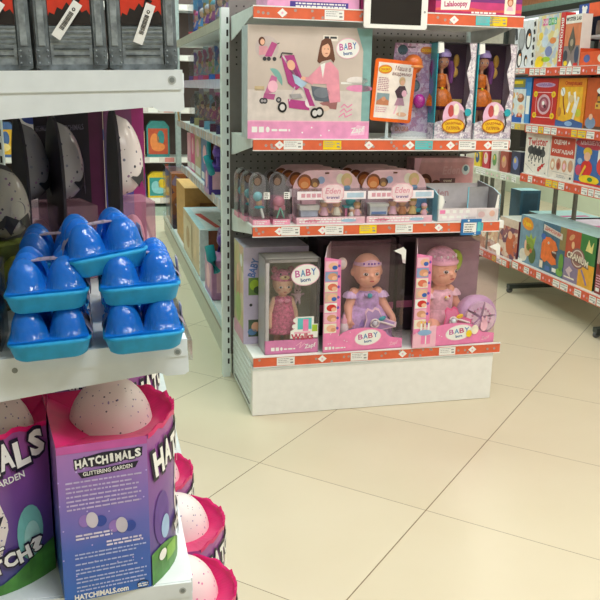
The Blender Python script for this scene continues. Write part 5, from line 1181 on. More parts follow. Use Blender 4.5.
def egg_box(label, p, turn=0, first=[None], eggm=None, nm='egg_box', tilt=0):
    grp = 'large pink-topped egg boxes on the left shelving'
    t = thing(nm, label, 'toy box', L, p, turn, grp)
    m = MB(); ys = [i * BW / 24 for i in range(25)]
    # flat side panels and back
    m.add([(-HB, 0, 0), (-.062, 0, 0), (-.062, 0, HW), (-HB, 0, HW)], [(0, 1, 2, 3)], PANEL)
    m.add([(-HB, BW, 0), (-.062, BW, 0), (-.062, BW, HW), (-HB, BW, HW)], [(3, 2, 1, 0)], PANEL)
    m.add([(-HB, 0, 0), (-HB, BW, 0), (-HB, BW, HW), (-HB, 0, HW)], [(3, 2, 1, 0)], PANEL)
    m.grid([[(hx(y), y, 0) for y in ys], [(hx(y), y, rim(y)) for y in ys]], FRONT)
    bot = [(-HB, 0, 0)] + [(hx(y), y, 0) for y in ys] + [(-HB, BW, 0)]; m.add(bot, [list(range(len(bot)))[::-1]], NAVY)
    # side print
    f = front(m, -HB, 0, 0); S = HB - .062
    f.rect(0, .238, S, .25, M('#c85aa8', .4), 1)
    f.poly([(S * .18, .216), (S * .2, .228), (S * .5, .234), (S * .95, .234), (S * .94, .22), (S * .5, .212)], NAVY, 1); logo_word(f, 'HATCHiMALS', S * .56, .2235, .0135, S * .74, .05, 2); f.poly([(S * .22, .207), (S * .9, .213), (S * .86, .203), (S * .26, .198)], NAVY, 2); f.text('GLITTERING GARDEN', S * .55, .2055, .0065, WHITE, 3, .04, w=S * .55)
    for k, (n_, y) in enumerate(((1, .194), (2, .186), (1, .172), (3, .165))): f.lines(S * .08, y, S * .96, n_, .0066, .0026, M('#cdbfe4', .4), 2, .18)
    for cx, cy in ((S * .35, .128), (S * .68, .112)):
        f.ell(cx - .011, cy + .002, .008, .01, M('#9a78c8', .4), 2); f.ell(cx + .012, cy - .002, .009, .009, M('#2f4aa8', .4), 2); f.ell(cx, cy + .002, .0085, .013, M('#cfc8d6', .4), 3, .15)
    f.lines(S * .16, .109, S * .58, 2, .0055, .003, M('#e8e0f4', .4), 2, .05); f.lines(S * .5, .092, S * .92, 2, .0055, .003, M('#e8e0f4', .4), 2, .05)
    for k, (n_, y) in enumerate(((2, .078), (1, .062), (2, .053), (2, .038), (2, .024))): f.lines(S * .14, y, S * .96, n_, .006, .0024, M('#b8c4ec', .4), 2, .2)
    f.text('HATCHIMALS.com', S * .42, .007, .0095, WHITE, 3, .0, w=S * .62, bold=.04); f.ell(S * .9, .008, .009, .007, NAVY, 3); f.ell(S * .9, .008, .0075, .0055, M('#3a78c8', .4), 4); f.lines(S * .84, .0105, S * .96, 2, .0035, .002, WHITE, 5, 0)
    rn = random.Random(5)
    for k in range(26): f.ell(S * rn.random(), .03 + .19 * rn.random(), .0013, .0013, M('#c8b8f0', .4), 1, n=6)
    # front print (wrapped round the bulge)
    g = Art(m, fn=lambda s_, t_, l: (hx(s_) + l * 1.2 + .0003, s_ - (l if s_ < BW / 2 else -l) * .6, t_))
    ep_ = [(.1, .12 + .085 * math.sin(a)) for a in [2 * PI * i / 24 for i in range(24)]]
    for i in range(8):
        y0, y1 = .067 + i * .0115, .067 + (i + 1) * .0115
        def zz(y, sg): return .11 + sg * .072 * math.sqrt(max(0, 1 - ((y - .113) / .0462) ** 2))
        g.poly([(y0, zz(y0, -1)), (y1, zz(y1, -1)), (y1, zz(y1, 1)), (y0, zz(y0, 1))], EGGW, 1)
    for k in range(7): g.poly([(.07 + k * .012, .125 + (k % 2) * .02), (.082 + k * .012, .128), (.076 + k * .012, .112 + (k % 3) * .012)], NAVY, 2)
    g.ell(.024, .1, .017, .045, M('#5f3a94', .4), 2); g.ell(.03, .082, .010, .02, M('#9fc0e4', .4), 3); g.ell(.188, .085, .018, .045, M('#7fc8c4', .4), 2); g.ell(.19, .075, .011, .028, M('#a8dcd6', .4), 3)
    for i in range(12):
        y0, y1 = i * BW / 12, (i + 1) * BW / 12; hgt = lambda y: .035 + .022 * math.cos((y - .02) * 30)
        g.poly([(y0, 0), (y1, 0), (y1, hgt(y1)), (y0, hgt(y0))], M('#4a8a38', .4, noise=.15), 4)
    g.ell(.02, .04, .008, .009, WHITE, 6); g.rect(.03, .02, .06, .045, M('#7fb84a', .4), 5)
    logo_word(g, 'HATCHIMALS', .11, .212, .042, .21, .12, 5); g.text('GLITTERING GARDEN', .13, .178, .011, WHITE, 8, .14, w=.11)
    logo_word(g, 'WHO WILL', .1, .075, .018, .1, .2, 7); logo_word(g, 'HATCH?', .148, .052, .024, .115, .2, 7, seed=4)
    m.build('carton', t)
    # moulded pink top
    m = MB(); HP = M('#dc1a70', .35, noise=.05)
    top = [(-HB, 0, HW - .001)] + [(hx(y) - .001, y, HW - .001) for y in ys] + [(-HB, BW, HW - .001)]
    ring = []
    nn = len(top)
    for x, y, z in top:
        v = Vector((x + .09, y - BW / 2, 0)); k = .056 / max(v.length, .001); ring.append((-.09 + v.x * k, BW / 2 + .03 + v.y * k, HW - .03))
    m.add(top + ring, [(i, (i + 1) % nn, nn + (i + 1) % nn, nn + i) for i in range(nn)], HP)
    rows = [[(hx(y) - .0015, min(max(y, .0015), BW - .0015), HW - .003) for y in ys], [(hx(y) - .002, min(max(y, .0015), BW - .0015), rim(y) - .0005) for y in ys], [(hx(y) + .0025, y, rim(y) + .002) for y in ys], [(hx(y) + .0022, y, rim(y) - .006) for y in ys]]
    m.grid(rows, HP, False)
    rows = [[(hx(y) - .002, min(max(y, .0015), BW - .0015), rim(y)) for y in ys], [(hx(y) * .95 - .006, BW / 2 + (y - BW / 2) * .96, HW - .03) for y in ys], [(hx(y) * .6 - .04, BW / 2 + .02 + (y - BW / 2) * .62, HW - .034) for y in ys]]
    m.grid(rows, HP, True)
    m.build('moulded_top', t)
    m = MB(); m.ell((-.092, BW / 2 + .03, HW - .04), (.067, .064, .086), eggm or EGGW, 26, 16); m.build('egg', t)
    return t
eb = egg_box('pink-topped purple egg box with side text facing the camera, lower left shelf', (-.0, .006, .4855), turn=8)
eb2 = egg_box('dark-blue egg box at the left edge with its front turned to the camera', (-.424, .012, .4855), turn=-88)
dup(eb2, L, (-.41, .275, .4855), -90, 'egg box behind the left edge one, only its pink top showing')
dup(eb, L, (-.014, .29, .4855), 2, 'egg box hidden behind the front one with side text, lower left shelf')
dup(eb, L, (-.016, .53, .4855), 0, 'third egg box back along the lower left shelf')
ed = egg_box('pink-topped egg box nearest the camera on the low deck, pink-dotted egg', (.09, .02, .1305), turn=0, eggm=EGGP)
dup(eb, L, (.104, .25, .1305), 0, 'pink-topped egg box second along the low deck')
dup(eb, L, (.066, .48, .1305), 0, 'pink-topped egg box farthest along the low deck, mostly hidden')

# ================================================================== GAMES RACK AT THE RIGHT
rack = thing('games_rack', 'dark framed shop rack on castors holding board games at the right', 'shelf', R)
FRM = M('#3f4644', .4, .4); RSH = M('#dcdcd6', .45)
for b in (-.0, .976, 1.96):
    m = MB(); m.box(.0, .85, b - .02, b + .02, .03, .055, FRM); m.build('foot_bar', rack)
    for a in (.012, .84):
        m = MB(); m.ell((a, b, .018), (.022, .012, .018), M('#55585a', .4)); m.box(a - .012, a + .012, b - .014, b + .014, .02, .032, FRM); m.build('castor', rack)
    for a in (.27, .41):
        m = MB(); m.box(a - .01, a + .01, b - .011, b + .011, .055, .72, M('#77756c', .35, .5)); m.build('post', rack)
for b in (.6,):
    pass
def rail_tags(parent, b0, b1, z0, z1, seed, base, y=-.006, name='price_rail'):
    m = MB(); m.box(-.008, 0, b0, b1, z0, z1, base); h = z1 - z0
    f = Art(m, (-.008, b1, z0), (0, -1, 0), (0, 0, 1)); rn = random.Random(seed); x = .01; L_ = b1 - b0
    while x < L_ - .08:
        k = rn.random(); wd = .05 + .03 * rn.random()
        c = WHITE if k < .55 else (YELLOW if k < .65 else None)
        if c: f.rect(x, h * .1, x + wd, h * .92, c, 1); f.lines(x + .006, h * .78, x + wd - .008, 2, h * .3, h * .1, LGREY, 2, 0); f.rect(x + wd * .62, h * .2, x + wd * .88, h * .34, GREY, 2)
        else: f.ell(x + .02, h * .5, .008, .008, LPINK, 1); f.ell(x + .05, h * .4, .006, .006, HEX, 1)
        x += wd + .008
    return m.build(name, parent)
RO = M('#d95a3a', .4, noise=.04); RT = M('#c7a878', .45); RP = M('#c8d0bc', .45)
def rshelf(b0, b1, z, d, rz0, rz1, base, seed, a0=.0):
    m = MB(); m.box(a0, d, b0, b1, z - .028, z, RSH); m.build('shelf', rack); rail_tags(rack, b0, b1, rz0, rz1, seed, base)
rshelf(-1.0, .94, .222, .85, .172, .218, RO, 1); rshelf(-1.0, .925, .762, .42, .712, .757, RO, 2); rshelf(-1.0, .915, 1.05, .42, 1.0, 1.044, RO, 3); rshelf(-1.0, .93, 1.37, .42, 1.322, 1.366, RO, 4)
rshelf(.98, 2.1, .205, .85, .158, .2, RO, 5); rshelf(.93, 2.1, .735, .42, .69, .73, RP, 6); rshelf(.93, 2.1, 1.05, .42, 1.01, 1.046, RT, 7); rshelf(.935, 2.1, 1.372, .42, 1.335, 1.368, RO, 8)
for b in (-.99, .93, 2.09):
    m = MB(); m.box(.39, .42, b - .015, b + .015, .69, 1.72, FRM); m.build('post', rack)
m = MB(); m.box(.415, .42, -1, 2.09, .74, 1.7, M('#54504c', .6)); m.build('back_panel', rack)
for bb, aa in ((1.52, .02), (1.36, .02)):
    m = MB(); m.box(aa, aa + .02, bb, bb + .02, .2, .69, M('#77786f', .35, .5)); m.build('post', rack)

def game(label, b, z, w, h, d, mats_, art, a=.025, lean=0, name='board_game', side=None, group=None):
    t = thing(name, label, 'board game', R, (a, b, z + .0005), -90, group)
    m = MB(); fm, sm, tm = mats_; m.box(0, w, 0, d, 0, h, sm, mats=[sm, sm, fm, sm, sm, tm]); art(front(m), w, h); m.build('box', t)
    if lean: t.rotation_euler.x = lean
    return t
def g_life(f, w, h):
    f.rect(0, 0, w, h, Mmulti(['#d9dcd0', '#e4e0c4', '#cfd8de', '#e0d090', '#b8c4d4', '#d8c8b0'], 28), 1)
    for k, (ch, c) in enumerate(zip('ЖИЗНЬ', ('#d94f9a', '#e07ab0', '#3fa86a', '#5ab84a', '#4fb8a0'))): f.rect(w * (.24 + k * .125), h * .8, w * (.35 + k * .125), h * .93, M(c, .4), 2); f.text(ch, w * (.295 + k * .125), h * .865, h * .08, WHITE, 3)
    f.ell(w * .22, h * .1, w * .2, h * .12, YELLOW, 2); f.ell(w * .6, h * .3, w * .16, h * .1, M('#7a86b8', .5), 2); f.ell(w * .75, h * .5, w * .14, h * .06, M('#e08a4a', .5), 2); f.ell(w * .4, h * .5, w * .14, h * .12, M('#c8d8e8', .5), 2); f.ell(w * .5, h * .15, w * .2, h * .05, LIME, 2); f.ell(w * .2, h * .6, w * .1, h * .08, M('#e8c84a', .5), 2)
game('pale board game with rainbow lettering leaning on the top games shelf', .93, 1.37, .25, .285, .06, (M('#d5dcd8', .4), WHITE, WHITE), g_life)
def g_red(f, w, h):
    f.text('МОНОПОЛИЯ', w * .5, h * .5, w * .6, WHITE, 2, PI / 2, w=h * .8, bold=.03)
game('narrow red board game standing spine-out beside the pale rainbow game', .675, 1.37, .045, .285, .06, (M('#cf3a36', .4), RED, RED), g_red)
def g_mon(f, w, h):
    f.rect(0, h * .84, w, h, M('#f0ece4', .4), 1); f.text('MYSTER LAB', w * .5, h * .92, h * .075, BLACK, 2, w=w * .9, bold=.03); f.rect(0, 0, w, h * .83, M('#d8825a', .4), 1); f.rect(0, 0, w, h * .4, M('#8a7a78', .5), 2)
    f.ell(w * .5, h * .45, w * .22, h * .16, M('#4a4640', .5), 3); f.poly([(w * .3, h * .5), (w * .5, h * .78), (w * .7, h * .5), (w * .5, h * .22)], M('#5f5a50', .5), 4); f.ell(w * .5, h * .46, w * .1, h * .07, M('#a89a84', .5), 5)
    f.ell(w * .15, h * .2, w * .14, h * .12, M('#3a3d4a', .5), 3); f.ell(w * .85, h * .22, w * .14, h * .16, M('#3a4660', .5), 3); f.ell(w * .2, h * .06, w * .12, h * .05, YELLOW, 4); f.poly([(w * .35, 0), (w * .5, h * .12), (w * .65, 0)], WHITE, 4); f.rect(w * .7, 0, w * .95, h * .06, RED, 4)
game('white headed board game with a grey monster on orange, top games shelf', .62, 1.37, .16, .265, .06, (M('#e6ded2', .4), WHITE, WHITE), g_mon)
t = thing('toy_display', 'orange counter display box of small red toys, right end of the top shelf', 'toy display', R, (.025, .45, 1.3705), -90)
m = MB(); OD2 = M('#dd5a2c', .4); m.box(0, .42, 0, .003, 0, .07, OD2); m.box(0, .003, 0, .25, 0, .09, OD2); m.box(.417, .42, 0, .25, 0, .09, OD2); m.box(0, .42, .247, .25, 0, .09, OD2); m.box(0, .42, 0, .25, 0, .003, OD2); f = front(m); f.ell(.07, .035, .03, .02, M('#5a6aa8', .4)); f.ell(.2, .035, .03, .02, CREAM); f.rect(.26, .015, .36, .055, YELLOW); m.build('tray', t)
for k in range(5):
    x = .05 + k * .075
    m = MB(); m.ell((x, .12, .09), (.03, .03, .05), [RED, M('#d8d8dc', .4), RED, BLUE, RED][k]); m.ell((x, .1, .13), (.02, .02, .025), [M('#e06a4a', .4), WHITE, CREAM, RED, YELLOW][k]); m.build('toy', t)
# set-back demo shelf with blue sign above
t = thing('demo_shelf', 'dark display shelf with a grey cloth bag and blue orange sign, upper right corner', 'shelf', R, (.13, .645, 1.3705), -90)
m = MB(); m.box(0, .7, 0, .12, .15, .162, M('#dfe4e8', .4)); m.box(0, .004, 0, .12, .14, .32, M('#23283a', .4)); m.build('shelf', t)
m = MB(); m.box(0, .7, .115, .26, .14, .32, M('#1e2334', .4)); m.build('backing', t)
m = MB(); m.box(.0, .1, -.02, 0, .235, .325, M('#2a4f9c', .35)); m.box(.1, .7, -.02, 0, .255, .325, M('#dd5a2c', .4)); f = front(m, 0, -.02, 0); f.ell(.055, .29, .022, .02, WHITE); f.ell(.04, .306, .01, .012, WHITE); f.ell(.07, .304, .012, .011, WHITE); f.rect(.02, .24, .08, .26, WHITE); m.build('sign', t)
m = MB(); m.lathe((.17, .05, .162), [(0, 0), (.07, 0), (.072, .03), (.07, .06), (.066, .074)], M('#8f8478', .8, noise=.1), 20, 1, .6); m.build('cloth_bag', t)
# bay further along: penguin game and blue game
def g_pen(f, w, h):
    f.rect(0, 0, w, h, M('#dfe3ea', .4), 1); f.ell(w * .35, h * .62, w * .17, h * .26, M('#8d9094', .4), 2); f.ell(w * .35, h * .62, w * .13, h * .21, M('#a8abb0', .4), 3)
    for cx, cy, s in ((.3, .2, 1.), (.68, .6, 1.1), (.62, .15, .6)):
        f.ell(w * cx, h * cy, w * .13 * s, h * .2 * s, M('#1d1f26', .5), 4); f.ell(w * (cx + .02), h * (cy - .03), w * .08 * s, h * .13 * s, WHITE, 5); f.ell(w * (cx + .04), h * (cy + .08 * s), w * .04 * s, h * .03 * s, M('#e8862a', .5), 6)
    f.rect(w * .88, 0, w, h, M('#e6e6e2', .4), 3)
    for k in range(6): f.rect(w * .9, h * (.05 + k * .16), w * .98, h * (.15 + k * .16), BLACK, 4, .3)
    f.rect(0, h * .6, w * .12, h * .95, M('#3a3d44', .4), 4, .2)
game('white board game with black penguins at the left end of the top games shelf', 1.2, 1.372, .255, .27, .06, (M('#dfe3ea', .4), WHITE, WHITE), g_pen)
def g_blue(f, w, h):
    f.rect(0, h * .72, w, h, M('#2f78c4', .35), 1); f.rect(w * .12, h * .78, w * .75, h * .97, M('#8a8a48', .5), 2); f.rect(w * .2, h * .86, w * .65, h * .93, YELLOW, 3); f.rect(w * .15, h * .0, w * .8, h * .75, M('#d8e2e8', .4), 2)
    for cx, cy, r, c in ((.22, .6, .14, '#e8b03a'), (.2, .36, .16, '#e0a85a'), (.6, .55, .14, '#a86a3a'), (.65, .3, .16, '#f0e0c8'), (.45, .6, .1, '#f4f4f0'), (.6, .14, .12, '#c84a2a'), (.3, .14, .12, '#3a6ab8')):
        f.ell(w * cx, h * cy, w * r, h * r * .7, M(c, .5), 3); f.ell(w * cx, h * (cy + .04), w * r * .5, h * r * .35, SKIN, 4)
    f.rect(0, 0, w * .7, h * .12, M('#2a5fb0', .4), 5); f.rect(w * .82, 0, w, h * .9, M('#4a90d0', .35), 4); f.rect(w * .84, h * .2, w * .98, h * .6, WHITE, 5)
game('blue board game box with a cluster of faces, far bay, second games shelf', 1.25, 1.05, .31, .265, .07, (M('#3a80c8', .35), M('#2f78c4', .35), BLUE), g_blue)
# second games row
def g_horo(f, w, h):
    f.rect(0, 0, w, h, M('#c4302c', .35, noise=.03), 1); f.ell(w * .5, h * .86, w * .4, h * .055, M('#c8a4cc', .4), 2); f.text('ШАРАДЫ', w * .5, h * .86, h * .06, M('#8a5aa8', .4), 3, w=w * .55)
    for cx in (.14, .86):
        for cy in (.66, .2): f.ell(w * cx, h * cy, w * .085, h * .065, YELLOW, 3); f.ell(w * cx, h * cy, w * .04, h * .03, M('#d8a02a', .5), 4)
    f.line([(w * .2, h * .16), (w * .8, h * .16), (w * .84, h * .45), (w * .8, h * .7), (w * .2, h * .7), (w * .16, h * .45), (w * .2, h * .16)], .004, M('#f0c8d0', .4), 2)
    f.ell(w * .5, h * .44, w * .27, h * .22, M('#d8b0bc', .4), 3); f.ell(w * .5, h * .44, w * .2, h * .165, M('#9a4a5c', .4), 4); f.ell(w * .5, h * .46, w * .12, h * .1, M('#c88a9a', .4), 5); f.ell(w * .48, h * .47, w * .05, h * .045, WHITE, 6); f.ell(w * .55, h * .4, w * .05, h * .04, M('#5a2a3a', .5), 6)
game('red board game with a round lilac dial and yellow corner spots', .92, 1.05, .28, .258, .06, (RED, M('#a82a28', .4), RED), g_horo)
def g_oper(f, w, h):
    f.rect(0, 0, w, h, M('#e88f22', .35, noise=.04), 1); f.rect(w * .1, h * .12, w * .9, h * .82, M('#efb830', .4, noise=.05), 2); f.text('Операция', w * .55, h * .89, h * .1, M('#c0381c', .4), 3, w=w * .6, bold=.02)
    f.line([(w * .2, h * .7), (w * .24, h * .5), (w * .34, h * .25)], .01, M('#8a2a2a', .4), 4); f.ell(w * .2, h * .72, w * .08, h * .09, WHITE, 5, .3); f.line([(w * .16, h * .78), (w * .25, h * .66)], .006, LGREY, 6)
    for sx in (.42, .62): f.line([(w * sx, h * .72), (w * (sx + .06), h * .5), (w * (sx - .02), h * .3)], .022, M('#f2ece2', .4), 4)
    f.line([(w * .78, h * .62), (w * .7, h * .35), (w * .62, h * .12)], .02, M('#e8e4dc', .4), 5); f.ell(w * .52, h * .58, w * .09, h * .08, M('#e8c890', .4), 5); f.ell(w * .8, h * .3, w * .1, h * .08, M('#c8c83a', .4), 4)
    f.poly([(0, 0), (w, 0), (w, h * .1), (w * .6, h * .17), (w * .3, h * .1), (0, h * .14)], M('#3f5f9a', .4), 6); f.ell(w * .5, h * .07, w * .14, h * .05, M('#8fb0d8', .4), 7); f.ell(w * .12, h * .3, w * .07, h * .1, M('#c8803a', .4), 5)
game('orange and yellow board game with white bones and a toothbrush-like tool', .635, 1.05, .28, .258, .06, (ORANGE, M('#d87a1c', .4), ORANGE), g_oper)
def g_pir(f, w, h):
    f.rect(0, 0, w, h, M('#c85a26', .4, noise=.05), 1); f.ell(w * .55, h * .62, w * .22, h * .2, M('#3a2a26', .5), 2); f.ell(w * .55, h * .75, w * .24, h * .08, WHITE, 3); f.rect(w * .3, h * .4, w * .9, h * .52, M('#e0b04a', .4), 3); f.rect(w * .35, h * .55, w * .75, h * .64, M('#d89a3a', .4), 4)
    for k in range(4): f.ell(w * (.36 + k * .14), h * .46, w * .03, h * .025, BROWN, 5)
    f.ell(w * .2, h * .12, w * .16, h * .12, M('#7a8fb0', .5), 3); f.ell(w * .2, h * .24, w * .06, h * .06, SKIN, 4); f.rect(0, 0, w, h * .06, M('#5a3a2a', .5), 2)
game('orange brown board game with a dark round figure, right edge of second row', .345, 1.05, .3, .258, .06, (ORANGE, M('#a84a20', .4), ORANGE), g_pir)
# third games row
def g_twist(f, w, h):
    f.rect(0, 0, w, h, M('#ece4dc', .4), 1); f.text('Twister', w * .5, h * .8, h * .19, M('#c8282c', .4), 2, .04, w=w * .82, bold=.02)
    GK = M('#4a4a4c', .5)
    for k in range(4):
        x = .24 + k * .16; f.ell(w * x, h * (.58 - .015 * k), w * .13, h * .1, GK, 2); f.ell(w * (x + .03), h * .66, w * .05, h * .04, GK, 3); f.line([(w * x, h * .55), (w * (x - .08), h * .36)], .01, GK, 3); f.line([(w * x, h * .55), (w * (x + .06), h * .3)], .01, GK, 3)
    for k in range(3): f.ell(w * (.2 + k * .12), h * (.3 - k * .04), w * .03, h * .02, M('#7a7a7c', .5), 2); f.ell(w * (.62 + k * .07), h * (.12 + k * .06), w * .05, h * .04, M('#d0322e', .4), 3); f.line([(w * .58, h * .16), (w * .86, h * .3)], .007, RED, 2)
    f.line([(w * .05, h * .22), (w * .4, h * .05)], .003, LGREY, 2); f.text('16', w * .9, h * .07, h * .05, INK, 3)
game('white party mat game box with red script title and grey figures', .95, .762, .282, .236, .06, (WHITE, WHITE, WHITE), g_twist)
def g_oceni(f, w, h):
    f.rect(0, 0, w, h, M('#e8dcd2', .4), 1); f.rect(w * .03, h * .52, w * .97, h * .98, M('#c84a38', .4, noise=.03), 2); f.text('ОЦЕНИ +', w * .45, h * .85, h * .13, WHITE, 3, w=w * .62, bold=.02); f.text('РАЗГАДАЙ', w * .5, h * .65, h * .13, WHITE, 3, w=w * .82, bold=.02)
    for k in range(4): f.ell(w * (.15 + k * .235), h * (.32 + .02 * (k % 2)), w * .095, h * .14, [M('#d8a888', .5), M('#c88a70', .5), M('#d8a07a', .5), M('#c89a80', .5)][k], 2); f.ell(w * (.15 + k * .235), h * .31, w * .055, h * .08, [CREAM, M('#a84a3a', .5), LPINK, SKIN2][k], 3)
    f.line([(w * .1, h * .16), (w * .95, h * .14)], .002, LGREY, 2); f.lines(w * .35, h * .1, w * .75, 2, h * .04, h * .02, LGREY, 2); f.rect(w * .85, h * .04, w * .92, h * .09, INK, 2)
game('white and red party game box with four oval faces in the third games row', .66, .762, .265, .236, .06, (WHITE, WHITE, WHITE), g_oceni)
def g_trap(f, w, h):
    f.rect(0, 0, w, h, M('#3a6ab0', .4, noise=.06), 1); f.ell(w * .5, h * .9, w * .55, h * .12, M('#b83a4a', .4), 2); f.text('МЫШЕЛОВКА', w * .5, h * .9, h * .09, M('#e8c8d0', .4), 3, w=w * .8, arc=.006)
    f.ell(w * .32, h * .72, w * .12, h * .1, M('#e8c040', .4), 4); f.ell(w * .32, h * .62, w * .09, h * .1, SKIN, 5); f.ell(w * .32, h * .36, w * .16, h * .18, M('#d8322e', .4), 3); f.line([(w * .3, h * .42), (w * .16, h * .15)], .016, M('#e8b83a', .4), 6); f.ell(w * .42, h * .12, w * .28, h * .1, YELLOW, 5); f.ell(w * .45, h * .13, w * .07, h * .05, GREEN, 6); f.ell(w * .1, h * .3, w * .09, h * .12, M('#c8486a', .4), 3); f.ell(w * .12, h * .5, w * .07, h * .07, M('#8fb0d8', .4), 3); f.rect(w * .6, h * .4, w * .8, h * .8, WHITE, 2); f.ell(w * .75, h * .45, w * .16, h * .2, M('#d8443a', .4), 3); f.rect(0, 0, w, h * .05, RED, 7)
game('blue board game with a blond child in red, right edge of the third row', .385, .762, .34, .236, .06, (BLUE, M('#2a4f9a', .4), BLUE), g_trap)
# bottom games row
PB_ = M('#b9d6e2', .4, noise=.05)
def g_croc(f, w, h):
    f.rect(0, 0, w, h, M('#6f93ac', .4, noise=.08), 1); f.ell(w * .32, h * .84, w * .26, h * .13, M('#e8941e', .4), 2, -.1); f.text('Хвать', w * .32, h * .84, h * .1, YELLOW, 3, -.1, w=w * .36, bold=.03)
    f.poly([(w * .35, h * .4), (w * .28, h * .6), (w * .45, h * .56), (w * .5, h * .68), (w * .6, h * .55), (w * .74, h * .66), (w * .68, h * .45), (w * .5, h * .36)], M('#9fb83a', .4), 3); f.ell(w * .48, h * .42, w * .2, h * .14, M('#7f9a34', .4), 4); f.ell(w * .4, h * .3, w * .14, h * .14, M('#d8b48a', .5), 4); f.ell(w * .62, h * .22, w * .16, h * .18, M('#4f6a3a', .5), 3); f.ell(w * .22, h * .16, w * .18, h * .14, M('#e0dcd0', .5), 3); f.ell(w * .3, h * .4, w * .05, h * .1, SKIN, 5); f.ell(w * .55, h * .3, w * .06, h * .05, M('#c86a3a', .5), 5); f.rect(0, 0, w * .2, h * .06, WHITE, 4)
game('blue board game with a leaping green creature in the bottom games row', .925, .222, .27, .285, .2, (M('#6f93ac', .4), M('#5a7f9a', .4), PB_), g_croc)
def g_dino(f, w, h):
    f.rect(0, 0, w, h, M('#3f6a86', .4, noise=.1), 1); f.rect(w * .75, h * .55, w, h, M('#8a7a4a', .4), 2); f.poly([(w * .05, h * .82), (w * .85, h * .74), (w * .85, h * .86), (w * .05, h * .95)], M('#d8d0c8', .4), 3); f.text('ДИНОЗАВР', w * .45, h * .845, h * .085, M('#c83a2a', .4), 4, -.1, w=w * .68, bold=.03)
    DO = M('#e8702a', .4, noise=.08)
    f.poly([(w * .02, h * .25), (w * .02, h * .55), (w * .14, h * .7), (w * .35, h * .72), (w * .6, h * .66), (w * .72, h * .52), (w * .6, h * .46), (w * .45, h * .44), (w * .5, h * .38), (w * .66, h * .32), (w * .7, h * .22), (w * .5, h * .18), (w * .3, h * .24), (w * .2, h * .18)], DO, 5); f.poly([(w * .45, h * .44), (w * .68, h * .5), (w * .66, h * .32), (w * .5, h * .38)], M('#5a2a20', .5), 6)
    for k in range(4): f.poly([(w * (.5 + k * .045), h * .46), (w * (.53 + k * .045), h * .47), (w * (.515 + k * .045), h * .42)], WHITE, 7)
    f.ell(w * .32, h * .6, w * .04, h * .025, WHITE, 7); f.ell(w * .33, h * .6, w * .018, h * .015, BLACK, 8); f.ell(w * .88, h * .3, w * .1, h * .18, M('#5f9a3a', .4), 5); f.ell(w * .85, h * .1, w * .14, h * .08, M('#7ab04a', .4), 5); f.rect(w * .25, h * .04, w * .45, h * .13, M('#4a6fb0', .4), 8); f.rect(w * .55, h * .06, w * .72, h * .14, WHITE, 8); f.rect(0, h * .05, w * .14, h * .2, CREAM, 7); f.ell(w * .08, h * .7, w * .1, h * .06, BLUE, 7)
game('board game with an orange dinosaur head in the bottom games row', .66, .222, .262, .285, .2, (M('#3f6a86', .4), M('#3a5f4a', .4), PB_), g_dino)
def g_cran(f, w, h):
    f.rect(0, h * .45, w * .5, h, M('#b8482e', .4), 1); f.rect(w * .5, h * .45, w, h, M('#2f7a38', .4), 1); f.rect(0, 0, w * .5, h * .45, M('#8a7a9a', .4), 1); f.rect(w * .5, 0, w, h * .45, M('#e8a826', .4), 1)
    f.ell(w * .45, h * .5, w * .24, h * .2, M('#8a5a5a', .4), 2); f.ell(w * .45, h * .5, w * .2, h * .165, M('#d8c8c0', .4), 3); f.ell(w * .45, h * .5, w * .17, h * .14, M('#9a6a62', .4), 4); f.poly([(w * .06, h * .5), (w * .14, h * .58), (w * .8, h * .44), (w * .84, h * .36), (w * .7, h * .38), (w * .1, h * .46)], M('#7a5a52', .4), 5); f.text('CRANIUM', w * .45, h * .485, h * .13, CREAM, 6, -.1, w=w * .72, bold=.03, arc=.006)
    f.poly([(w * .68, h * .7), (w * .76, h * .92), (w * .84, h * .78), (w * .92, h * .9), (w * .9, h * .68)], M('#e8dc8a', .4), 3); f.ell(w * .2, h * .86, w * .1, h * .05, M('#d89a6a', .4), 2, .5); f.ell(w * .26, h * .72, w * .05, h * .07, M('#e8b88a', .4), 3); f.poly([(w * .08, h * .2), (w * .2, h * .3), (w * .32, h * .24), (w * .24, h * .18), (w * .26, h * .08), (w * .16, h * .14)], M('#d8c0c8', .4), 3); f.line([(w * .6, h * .32), (w * .72, h * .18), (w * .8, h * .06)], .014, M('#8a7ab0', .4), 3); f.rect(w * .04, h * .06, w * .4, h * .09, CREAM, 3)
game('four-coloured square board game with a round centre badge, bottom row', .4, .222, .295, .285, .2, (GREEN, M('#2a4f3a', .4), M('#b8d8dc', .4)), g_cran)
def g_brown(f, w, h):
    f.rect(0, 0, w, h, M('#8a2f2a', .4), 1); f.rect(0, h * .5, w, h, M('#c8a8a0', .4), 2); f.ell(w * .18, h * .5, w * .1, h * .12, M('#4a2a1e', .5), 3); f.lines(w * .03, h * .32, w * .5, 5, h * .045, h * .02, LPINK, 3); f.rect(w * .04, h * .04, w * .16, h * .1, WHITE, 3)
game('dark red board game cut by the right edge of the photo, bottom row', .085, .222, .28, .31, .2, (M('#8a2f2a', .4), M('#5a2320', .4), M('#c8b8b8', .4)), g_brown)
def g_pinkie(f, w, h):
    f.rect(0, 0, w, h, Mmulti(['#c88a78', '#8a4a5a', '#d8b0a0', '#6a3a5a', '#c05a3a', '#e0c8b8'], 26), 1); f.rect(0, h * .8, w, h, M('#d8c0b0', .4), 2); f.ell(w * .6, h * .35, w * .2, h * .25, M('#c8623a', .5), 2); f.ell(w * .6, h * .6, w * .12, h * .1, SKIN, 3)
game('reddish story game box at the far end of the bottom games row', 1.2, .205, .25, .25, .2, (M('#9a4a5a', .4), M('#7a3a4a', .4), WHITE), g_pinkie)
